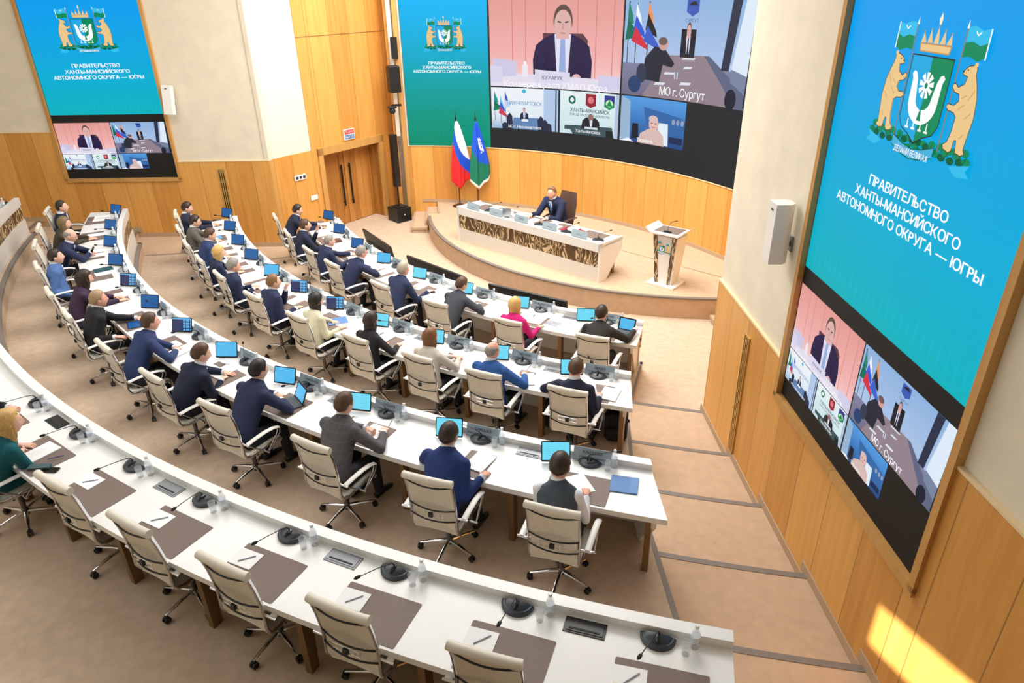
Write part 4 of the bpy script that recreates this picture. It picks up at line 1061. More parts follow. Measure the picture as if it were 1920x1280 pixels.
for x, y, tn, lab in ((.70, .62, 8, 'white sheet at the left end of the stage desk'), (1.50, .60, 12, 'white sheet before the second plate of the stage desk'), (1.70, .44, 30, 'white papers under the left hand side of the chairman'), (2.04, .42, -4, 'white papers under the hands of the chairman'), (2.72, .34, 4, 'white papers right of the chairman on the stage desk')):
    place(STK, STKu, on_stage(x, y, .7765), sdr + radians(tn), lab, 'papers')
for x, y, tn, lab in ((3.05, .42, 5, 'red folder under papers on the stage desk'), (3.30, .46, -14, 'red folder at right on the stage desk')):
    o = sheet('document_folder', .30, .24, .012, mat('folder_red', (160, 28, 52), .5), .004); o.location = on_stage(x, y, .7768); o.rotation_euler = (0, 0, sdr+radians(tn)); tag(o, lab, 'folder')
place(STK, STKu, on_stage(3.12, .45, .79), sdr+.2, 'white papers lying on the red folder of the stage desk', 'papers')
# the chairman's brown armchair
ac = thing('executive_chair', 'brown leather executive chair behind the chairman on the stage', 'chair', SDP(2.08, 1.27), sdr + pi)
BRL = mat('brown_leather', (84, 62, 52), .45, noise=.04, bump=.08, bscale=120)
b = nb()
tube(b, [(0, -.20, .50), (0, -.25, .72), (0, -.30, .95), (0, -.36, 1.20)], [(.25, .05), (.27, .05), (.27, .045), (.22, .035)], 16, side=(1, 0, 0)); obj('backrest', b, BRL, ac, smooth=True, auto=50)
b = nb(); box(b, (0, .02, .46), (.52, .50, .12)); obj('seat', b, BRL, ac, bev=.04)
for s in (-1, 1):
    b = nb(); tube(b, [(s*.30, -.25, .66), (s*.31, 0, .68), (s*.30, .2, .66), (s*.28, .2, .5)], [(.035, .02)]*4, 8, side=(1, 0, 0)); obj('armrest', b, BRL, ac, smooth=True, auto=50)
b = nb(); lathe(b, [(.03, .05), (.03, .42)], 12)
for i in range(5): tube(b, [(0, 0, .10), (.30*cos(i*1.2566), .30*sin(i*1.2566), .05)], [.022, .014], 8); ball(b, (.30*cos(i*1.2566), .30*sin(i*1.2566), .03), .03, 10, 6)
obj('base', b, BLACK, ac, smooth=True, auto=40)
# ================================================================== people
def fuse(bm, voxel, it=6, fac=.5):
    """merge overlapping closed volumes into one continuous skin"""
    bmesh.ops.recalc_face_normals(bm, faces=bm.faces[:])
    me = bpy.data.meshes.new('tmp'); bm.to_mesh(me); bm.free()
    o = bpy.data.objects.new('tmp', me); COL.objects.link(o)
    r = o.modifiers.new('r', 'REMESH'); r.mode = 'VOXEL'; r.voxel_size = voxel
    s = o.modifiers.new('s', 'SMOOTH'); s.iterations = it; s.factor = fac
    dg = bpy.context.evaluated_depsgraph_get(); dg.update()
    m2 = bpy.data.meshes.new_from_object(o.evaluated_get(dg))
    bpy.data.objects.remove(o); bpy.data.meshes.remove(me)
    for p in m2.polygons: p.use_smooth = True
    return m2
def g_(x, s): return math.exp(-(x/s)**2)
def head_pt(az, el, off=0.0):
    dx, dy, dz_ = sin(az)*cos(el), cos(az)*cos(el), sin(el)
    x, y, z = dx*(.078+off), dy*(.099+off), dz_*(.119+off)
    if z < 0:
        t = min(1, -z/.116); x *= 1 - .26*t**1.4
        y *= (1 - .06*t) if y > 0 else (1 - .40*t)
    if y > 0 and off < .006:
        y += .022*g_(x, .013)*g_(z+.022, .02) + .007*g_(x, .010)*g_(z-.006, .02)
        y -= .008*(g_(x-.03, .015)+g_(x+.03, .015))*g_(z-.010, .013)
        y += .004*g_(z-.032, .010)*g_(x, .05) + .005*g_(x, .02)*g_(z+.060, .008) + .007*g_(x, .022)*g_(z+.098, .016)
    return V((x, y, z))
def add_head(bm, T):
    n, m = 36, 26; rows = []
    for j in range(1, m):
        el = -pi/2 + pi*j/m
        rows.append([bm.verts.new(T @ head_pt(2*pi*i/n, el)) for i in range(n)])
    bo, to = bm.verts.new(T @ head_pt(0, -pi/2)), bm.verts.new(T @ head_pt(0, pi/2))
    for j in range(len(rows)-1):
        for i in range(n):
            f = bm.faces.new((rows[j][i], rows[j][(i+1) % n], rows[j+1][(i+1) % n], rows[j+1][i]))
            c = head_pt(2*pi*(i+.5)/n, -pi/2 + pi*(j+1.5)/m)
            if c.y > .04 and abs(c.x) < .021 and abs(c.z+.06) < .008: f.material_index = 1
    for i in range(n):
        bm.faces.new((bo, rows[0][(i+1) % n], rows[0][i])); bm.faces.new((to, rows[-1][i], rows[-1][(i+1) % n]))
    for s in (-1, 1):
        ball(bm, (s*.030, .0755, .011), (.0135, .0115, .0085), 10, 6, T, 4)
        ball(bm, (s*.030, .0845, .011), (.0065, .004, .0065), 8, 6, T, 2)
        tube(bm, [T @ V((s*.016, .089, .030)), T @ V((s*.030, .087, .034)), T @ V((s*.046, .075, .030))], [.003, .0035, .002], 6, mi=3)
        ball(bm, (s*.077, -.004, -.002), (.010, .020, .031), 10, 8, T, 0)
        ball(bm, (s*.083, .000, .0), (.006, .011, .018), 8, 6, T, 0)
def add_hand(bm, w, f, n, sg, curl=.35, spread=.1):
    f = f.normalized(); l = f.cross(n).normalized(); n = l.cross(f).normalized(); th = -l*sg
    tube(bm, [w - f*.02, w, w + f*.03, w + f*.07, w + f*.092], [(.027, .021), (.027, .02), (.036, .017), (.042, .014), (.038, .011)], 10, side=tuple(l))
    for q, (off, ln, r) in enumerate(((.031, .070, .0088), (.0105, .078, .009), (-.0105, .073, .0086), (-.031, .056, .0076))):
        p = w + f*(.085 - abs(off)*.12) + th*off; d = (f + th*off*spread*18).normalized(); pts = [p]; a = 0
        for k, (fr, c) in enumerate(((.45, .45), (.32, .95), (.23, .7))):
            a += curl*c*(1+.1*q); pts.append(pts[-1] + (d*cos(a) - n*sin(a))*ln*fr)
        tube(bm, pts, [r, r*.97, r*.88, r*.62], 7)
    b0 = w + f*.022 + th*.026; d1 = (f*.62 + th*.72 - n*.25).normalized(); d2 = (f*.9 + th*.25 - n*.3).normalized()
    tube(bm, [b0, b0 + d1*.034, b0 + d1*.034 + d2*.030, b0 + d1*.034 + d2*.052], [.0135, .0115, .0098, .0065], 7)
SKIN = {'f': mat('skin_fair', (232, 184, 160), .55, noise=.04, nscale=30), 'm': mat('skin_mid', (218, 164, 136), .55, noise=.04, nscale=30), 'r': mat('skin_rosy', (232, 172, 150), .55, noise=.04, nscale=30)}
LIP = mat('lips', (186, 110, 100), .5); EYEW = mat('eye_white', (236, 232, 226), .3); EYED = mat('eye_dark', (40, 30, 24), .2)
def hair_mat(name, c):
    if name in MATS: return MATS[name]
    m = mat(name, c, .45); nt = m.node_tree; b = nt.nodes['Principled BSDF']
    tc = nt.nodes.new('ShaderNodeTexCoord'); mp = nt.nodes.new('ShaderNodeMapping'); mp.inputs['Scale'].default_value = (90, 90, 9)
    nt.links.new(tc.outputs['Object'], mp.inputs[0]); nz = nt.nodes.new('ShaderNodeTexNoise'); nz.inputs['Scale'].default_value = 1.6; nt.links.new(mp.outputs[0], nz.inputs['Vector'])
    rp = nt.nodes.new('ShaderNodeMix'); rp.data_type = 'RGBA'; L = lin(c)
    rp.inputs[6].default_value = (*[v*.55 for v in L], 1); rp.inputs[7].default_value = (*[min(1, v*1.3) for v in L], 1)
    nt.links.new(nz.outputs['Fac'], rp.inputs[0]); nt.links.new(rp.outputs[2], b.inputs['Base Color'])
    bp = nt.nodes.new('ShaderNodeBump'); bp.inputs['Strength'].default_value = .5; bp.inputs['Distance'].default_value = .004; nt.links.new(nz.outputs['Fac'], bp.inputs['Height']); nt.links.new(bp.outputs[0], b.inputs['Normal'])
    return m
HAIR = {k: hair_mat('hair_'+k, c) for k, c in dict(black=(34, 28, 26), dark=(52, 38, 30), brown=(88, 62, 44), light=(140, 104, 70), blond=(222, 180, 110), grey=(150, 144, 138), sand=(176, 146, 110), ash=(178, 166, 148), auburn=(128, 84, 48), olive=(132, 112, 76)).items()}
def cloth(name, c, plaid=False):
    nm = 'cloth_'+name
    if nm in MATS: return MATS[nm]
    m = mat(nm, c, .85, noise=.12, nscale=7, bump=.7, bscale=11)
    if plaid:
        nt = m.node_tree; b = nt.nodes['Principled BSDF']; src = b.inputs['Base Color'].links[0].from_socket
        tc = nt.nodes.new('ShaderNodeTexCoord'); sp = nt.nodes.new('ShaderNodeSeparateXYZ'); nt.links.new(tc.outputs['Object'], sp.inputs[0])
        out = []
        for ax, k in ((0, 17.0), (2, 15.0)):
            a = nt.nodes.new('ShaderNodeMath'); a.operation = 'MULTIPLY'; nt.links.new(sp.outputs[ax], a.inputs[0]); a.inputs[1].default_value = k
            f = nt.nodes.new('ShaderNodeMath'); f.operation = 'FRACT'; nt.links.new(a.outputs[0], f.inputs[0])
            l = nt.nodes.new('ShaderNodeMath'); l.operation = 'LESS_THAN'; nt.links.new(f.outputs[0], l.inputs[0]); l.inputs[1].default_value = .07; out.append(l.outputs[0])
        mxx = nt.nodes.new('ShaderNodeMath'); mxx.operation = 'MAXIMUM'; nt.links.new(out[0], mxx.inputs[0]); nt.links.new(out[1], mxx.inputs[1])
        sc_ = nt.nodes.new('ShaderNodeMath'); sc_.operation = 'MULTIPLY'; sc_.inputs[1].default_value = .35; nt.links.new(mxx.outputs[0], sc_.inputs[0])
        mi = nt.nodes.new('ShaderNodeMix'); mi.data_type = 'RGBA'; nt.links.new(sc_.outputs[0], mi.inputs[0]); nt.links.new(src, mi.inputs[6]); mi.inputs[7].default_value = (*lin((122, 116, 118)), 1)
        nt.links.new(mi.outputs[2], b.inputs['Base Color'])
    return m
CL = dict(navy=(30, 40, 74), navy2=(24, 32, 58), royal=(26, 52, 112), blue=(36, 84, 152), mid=(36, 54, 98), light=(78, 112, 168), black=(26, 26, 30), char=(58, 62, 70), grey=(92, 88, 82), dkbrown=(42, 38, 36),
          magenta=(206, 24, 120), pale=(196, 188, 178), cream=(214, 210, 182), purple=(58, 36, 62), olive=(70, 62, 44), teal=(0, 92, 104), vest=(70, 80, 90), white=(232, 234, 242))
def CLM(k):
    if k == 'plaid': return cloth('plaid', (84, 80, 84), True)
    return cloth(k, CL[k])
SHIRT = mat('white_shirt', (236, 238, 244), .8); TRO = mat('dark_trousers', (26, 28, 36), .85, noise=.1, nscale=9); SHOE = mat('black_shoe', (18, 16, 16), .35)
SPEC_ = mat('spectacle_frame', (50, 40, 36), .3)
def smooth01(t): t = max(0, min(1, t)); return t*t*(3-2*t)
def make_hair(style, m, T, Tg, root, rnd, rec=0.0, lean=0.0):
    b = nb(); n, k = 44, 26
    ctl = {'short': [(0, .066), (40, .066), (62, .040), (74, .004), (84, .018), (100, .0), (115, -.04), (180, -.066)],
           'bald': [(0, .2), (70, .2), (76, .0), (86, .02), (100, .01), (120, -.03), (180, -.06)],
           'cap': [(0, .060), (45, .062), (65, .02), (85, -.02), (110, -.06), (180, -.07)]}
    tab = ctl['short' if style in ('short', 'thin') else ('bald' if style == 'bald' else 'cap')]
    def zmin(a):
        a = degrees(a)
        for (a0, z0), (a1, z1) in zip(tab, tab[1:]):
            if a0 <= a <= a1: return z0 + (z1-z0)*(a-a0)/(a1-a0)
        return tab[-1][1]
    th = {'short': .015, 'thin': .010, 'bald': .007}.get(style, .017)
    grid = []
    for j in range(k+1):
        el = -pi/3 + (pi/2+pi/3)*j/k; row = []
        for i in range(n):
            az = 2*pi*i/n; aa = min(az, 2*pi-az); p0 = head_pt(az, el)
            zm = zmin(aa) + (rec if aa < 1.2 else 0)
            s = smooth01((p0.z - zm)/.03)
            if style == 'bald': s *= 1 - smooth01((p0.z-.052)/.03)
            off = -.004 + (th+.004)*s + (.008*max(0, sin(el))**2 if style in ('short', 'cap', 'long', 'bob', 'curly') else 0)*s + rnd.uniform(-.0016, .0016)*s
            row.append((b.verts.new(T @ (head_pt(az, el, max(off, .0061)) if off > .006 else head_pt(az, el) * (1+off/.1))), s))
        grid.append(row)
    for j in range(k):
        for i in range(n):
            q = (grid[j][i], grid[j][(i+1) % n], grid[j+1][(i+1) % n], grid[j+1][i])
            if max(v[1] for v in q) > .0: b.faces.new([v[0] for v in q])
    cur = {'long': (-.40, 108, .028), 'bob': (-.135, 120, .026), 'mid': (-.24, 112, .03), 'curly': (-.27, 118, .05)}.get(style)
    if cur:
        L, tm, amp = cur; nz, nt_ = 22, 56
        prof = [(.07, .078, .098, 0), (.02, .090, .110, 0), (-.05, .094, .108, 0), (-.12, .090, .092, -.008), (-.2, .092, .076, -.02), (-.3, .094, .058, -.045), (-.42, .066, .04, -.075)]
        if style == 'curly': prof = [(z, a*1.16, c*1.14, d) for z, a, c, d in prof]
        def at(z):
            for p, q in zip(prof, prof[1:]):
                if q[0] <= z <= p[0]:
                    f = (p[0]-z)/(p[0]-q[0]); return [p[i]*(1-f)+q[i]*f for i in (1, 2, 3)]
            return prof[-1][1:]
        G2 = []
        ph1 = rnd.uniform(0, 6)
        for side in (0, 1):
            g = []
            for j in range(nz+1):
                z = .07 + (L-.07)*j/nz; a, c, d = at(z); row = []
                for i in range(nt_+1):
                    tt = radians(-tm + 2*tm*i/nt_)
                    k2 = 1 + (amp*.55)*sin(tt*17+ph1+z*6) + amp*.8*sin(tt*41+z*(60 if style == 'curly' else 12)) + amp*.5*sin(tt*29-z*20) + (amp*.8*sin(z*55+tt*9) if style == 'curly' else 0)
                    if side: k2 -= .2
                    zz = z + (.012*sin(tt*13+ph1) - .02*abs(sin(tt)) if j == nz else 0)
                    row.append(b.verts.new(Tg @ V((a*k2*sin(tt), -c*k2*cos(tt) + d + min(0, z+.12)*lean*.8, zz))))
                g.append(row)
            G2.append(g)
        for side in (0, 1):
            g = G2[side]
            for j in range(nz):
                for i in range(nt_): b.faces.new((g[j][i], g[j][i+1], g[j+1][i+1], g[j+1][i]))
        A, B = G2
        for j in range(nz):
            for i in (0, nt_): b.faces.new((A[j][i], A[j+1][i], B[j+1][i], B[j][i]))
        for i in range(nt_):
            for j in (0, nz): b.faces.new((A[j][i], A[j][i+1], B[j][i+1], B[j][i]))
    return obj('hair', b, m, root, smooth=True)
def person(loc, rz, label, edge, head=(0, .15, 1.30), yaw=0, pitch=8, L=(-.15, .15, .03), R=(.15, .15, .03), hair='short', hc='brown', skin='f', jac='navy', tie=None, fem=False, curl=(.5, .5), vest=False, sleeves='long', spec=False, rec=0.0, desk=.75, seat=.46, seed=1, trousers=None, big=1.0, skirt=False):
    rnd = random.Random(seed); root = thing('person', label, 'person', loc, rz)
    k = (.94 if fem else 1.07)*big
    Hc = V((head[0], head[1], head[2]-.120)); dl = seat-.46
    Pv = V((0, -.11, .555+dl)); N = Hc + V((0, -.050, -.128)); s = (N-Pv); Ln = s.length; s.normalize(); X = V((1, 0, 0)); fwd = X.cross(s) * -1
    if fwd.y < 0: fwd = -fwd
    def sp(f): # spine with a gentle rounding of the back
        return Pv + s*Ln*f + V((0, -.035*sin(pi*min(1, f)), 0))
    T = M.Translation(Hc) @ M.Rotation(radians(yaw), 4, 'Z') @ M.Rotation(radians(-pitch), 4, 'X') @ M.Scale(1.09*sqrt(big), 4)
    Tg = M.Translation(Hc) @ M.Rotation(radians(yaw*.6), 4, 'Z')
    sec = [(-.06, .165, .125), (.05, .178, .135), (.28, .170, .130), (.5, .180, .125), (.72, .197, .120), (.84, .204, .112), (.93, .172, .100), (.98, .118, .090), (1.02, .084, .080), (1.05, .074, .075)]
    sh = {}
    arms = {}
    for sg, tgt in ((-1, L), (1, R)):
        S = sp(.835) + X*(sg*.180*k) + V((0, .005, 0)); Wt = V((tgt[0], edge + tgt[1], desk + tgt[2]))
        if len(tgt) > 3: Wt = V((tgt[0], tgt[1], tgt[2]))
        u, fr = .295*k, .265*k; d = Wt - S
        if d.length > (u+fr)*.985: Wt = S + d.normalized()*(u+fr)*.985; d = Wt - S
        if Wt.y > edge - .02 and Wt.z < desk + .022: Wt.z = desk + .022; d = Wt - S
        D = d.length; ca = (u*u + D*D - fr*fr)/(2*u*D); ca = max(-1, min(1, ca)); h = u*sqrt(max(0, 1-ca*ca)); mid = S + d.normalized()*(u*ca)
        best = None
        for q in range(0, 19):
            a = radians(q*5); pole = V((sg*(.35+sin(a)), -.35, -cos(a))); pole -= d.normalized()*pole.dot(d.normalized()); pole.normalize(); E = mid + pole*h
            if not (E.y > edge - .05 and E.z < desk + .045): best = E; break
        if best is None: best = E
        arms[sg] = (S, best, Wt)
    # jacket
    b = nb()
    tube(b, [sp(f) for f, _, _ in sec], [(rx*k, ry*(k if not fem else .92)) for _, rx, ry in sec], 20, side=(1, 0, 0))
    def arm(b, sg, r, upto=1.0):
        S, E, Wt = arms[sg]
        ball(b, S, (.072*k*r, .066*k*r, .07*k*r), 12, 8)
        if upto < 1: tube(b, [S, S.lerp(E, .5), S.lerp(E, upto*1.6)], [.066*k*r, .06*k*r, .055*k*r], 12); return
        e1 = E.lerp(Wt, .5); tube(b, [S, S.lerp(E, .5), E], [.066*k*r, .059*k*r, .050*k*r], 12); ball(b, E, .0505*k*r, 10, 8); tube(b, [E, e1, E.lerp(Wt, .94)], [.050*k*r, .046*k*r, .037*k*r], 12)
    if vest:
        me = fuse(b, .013, 5); me.materials.append(CLM(jac)); link('waistcoat', me, root)
        b = nb(); arm(b, -1, .95); arm(b, 1, .95); me = fuse(b, .012, 5); me.materials.append(CLM('white')); link('shirt_sleeves', me, root)
    else:
        for sg in (-1, 1): arm(b, sg, 1.06, 1.0 if sleeves == 'long' else .62)
        me = fuse(b, .0125, 9); me.materials.append(CLM(jac)); jk = link('dress' if skirt else 'jacket', me, root)
        if not skirt:
            for sg in (-1, 1):
                b = nb(); pts = [sp(.985) + X*(sg*.060*k) + fwd*.030] + [sp(f) + X*(sg*dx*k) + fwd*(ry*k + .004) for f, ry, dx in ((.92, .098, .062), (.82, .112, .060), (.70, .122, .044), (.54, .128, .014))]
                tube(b, pts, [(.016, .010), (.024, .010), (.030, .010), (.026, .010), (.010, .008)], 8, side=(1, 0, 0)); obj('lapel', b, CLM(jac), jk, smooth=True)
    # skin
    b = nb()
    tube(b, [sp(f) for f, _, _ in sec[:-2]], [(rx*k*.8, ry*.8) for _, rx, ry in sec[:-2]], 12, side=(1, 0, 0))
    tube(b, [sp(.9), N + s*.0, Hc + V((0, -.018, -.07)), Hc + V((0, -.012, -.02))], [(.060, .060), (.058 if not fem else .05, .060), (.056 if not fem else .049, .060), (.05, .055)], 14, side=(1, 0, 0))
    fa = .036*k
    for sg in (-1, 1):
        S, E, Wt = arms[sg]; tube(b, [S, E], [.045*k, fa+.004], 10); ball(b, E, fa+.003, 10, 6); tube(b, [E, E.lerp(Wt, .5), Wt], [fa+.003, fa, .0275], 10)
    knee, ank = {}, {}
    for sg in (-1, 1):
        hp = Pv + V((sg*.09, .03, -.02)); kn = V((sg*(.12 if not fem else .085), .36, .53+dl)); an = V((sg*(.13 if not fem else .08), .34+.06*sg, .10))
        knee[sg], ank[sg] = (hp, kn), an; tube(b, [hp, kn], [.06, .045], 10); tube(b, [kn, kn.lerp(an, .4), an], [.045, .048, .032], 10)
        if skirt: pass
    me = fuse(b, .016, 4)
    b = nb(); b.from_mesh(me); bpy.data.meshes.remove(me)
    add_head(b, T)
    for i, sg in enumerate((-1, 1)):
        S, E, Wt = arms[sg]; f = (Wt-E).normalized(); tgt = (L, R)[i]
        n = V((0, 0, 1)) if Wt.z < desk+.12 else (V((0, -1, .25)) if len(tgt) < 5 else V((sg*.9, -.3, .2)))
        if Wt.z < desk+.12:
            f = V((f.x*.75 - sg*.12, f.y, -.10)).normalized()
        elif len(tgt) >= 5: f = V((-sg*.25, .25, 1)).normalized()
        add_hand(b, Wt, f, n, sg, curl[i])
    hm = HAIR[hc]
    obj('body', b, [SKIN[skin], LIP, EYED, hm, EYEW], root, smooth=True, auto=70)
    # shirt collar, front and cuffs
    if not skirt:
        b = nb(); tube(b, [N - s*.010, N + s*.034, N + s*.060 + V((0, .002, 0))], [(.074*k, .076*k), (.067*k, .070*k), (.063*k, .067*k)], 16, side=(1, 0, 0))
        if not fem or vest:
            fr_ = [sp(f) + fwd*(ry*k + .006) for f, ry in ((.98, .088), (.86, .106), (.72, .121), (.55, .126))]
            tube(b, fr_, [(.045, .012), (.046, .012), (.030, .012), (.006, .010)], 8, side=(1, 0, 0))
            if not vest:
                for sg in (-1, 1):
                    S, E, Wt = arms[sg]; d = (Wt-E).normalized(); tube(b, [Wt - d*.022, Wt + d*.010], [.034*k, .0325*k], 12)
        obj('shirt', b, SHIRT if not fem or vest else CLM(jac), root, smooth=True, auto=60)
    if tie:
        b = nb(); fr_ = [sp(f) + fwd*(ry*k + .019) for f, ry in ((.985, .088), (.93, .096), (.82, .112), (.70, .122), (.52, .128))]
        tube(b, fr_, [(.017, .008), (.014, .006), (.022, .006), (.028, .006), (.032, .006)], 8, side=(1, 0, 0)); obj('tie', b, tie, root, smooth=True)
    # legs
    if skirt:
        b = nb(); tube(b, [Pv + V((0, -.04, -.01)), Pv + V((0, .12, -.02)), V((0, .34, .53))], [(.18, .11), (.17, .09), (.14, .075)], 14, side=(1, 0, 0)); me = fuse(b, .015, 4); me.materials.append(CLM(jac)); link('skirt', me, root)
    else:
        b = nb(); 
        for sg in (-1, 1):
            hp, kn = knee[sg]; tube(b, [hp + V((0, -.06, 0)), hp.lerp(kn, .5), kn], [.10*k, .088*k, .070*k], 12); ball(b, kn, .070*k, 10, 8); tube(b, [kn, kn.lerp(ank[sg], .4), ank[sg] + V((0, 0, -.03))], [.070*k, .064*k, .052*k], 12)
        me = fuse(b, .015, 4); me.materials.append(trousers or TRO); link('trousers', me, root)
    for sg in (-1, 1):
        a = ank[sg]; b = nb(); tube(b, [a + V((0, -.07, -.055)), a + V((0, -.01, -.045)), a + V((0, .09, -.06)), a + V((sg*.01, .185, -.072)), a + V((sg*.012, .215, -.076))], [(.032, .038), (.040, .05), (.042, .036), (.036, .024), (.018, .014)], 10, side=(1, 0, 0)); obj('shoe', b, SHOE, root, smooth=True)
    make_hair(hair, hm, T, Tg, root, rnd, rec, max(0, s.y))
    if spec:
        b = nb()
        for sg in (-1, 1):
            tube(b, [T @ V((sg*.032 + .021*cos(a), .098, .010 + .016*sin(a))) for a in [i*pi/6 for i in range(12)]], .0016, 6, closed=True)
            tube(b, [T @ V((sg*.053, .097, .014)), T @ V((sg*.078, .06, .014)), T @ V((sg*.082, -.005, .014))], .0016, 6)
        tube(b, [T @ V((-.011, .099, .012)), T @ V((.011, .099, .012))], .0016, 6); obj('glasses', b, SPEC_, root)
    return root
BT = mat('tie_blue', (96, 150, 222), .6); DT = mat('tie_dark', (38, 40, 70), .6); ST = mat('tie_striped', (120, 112, 150), .6)
FOLD = dict(L=(-.045, .19, .035), R=(.05, .17, .035), curl=(.9, .9))
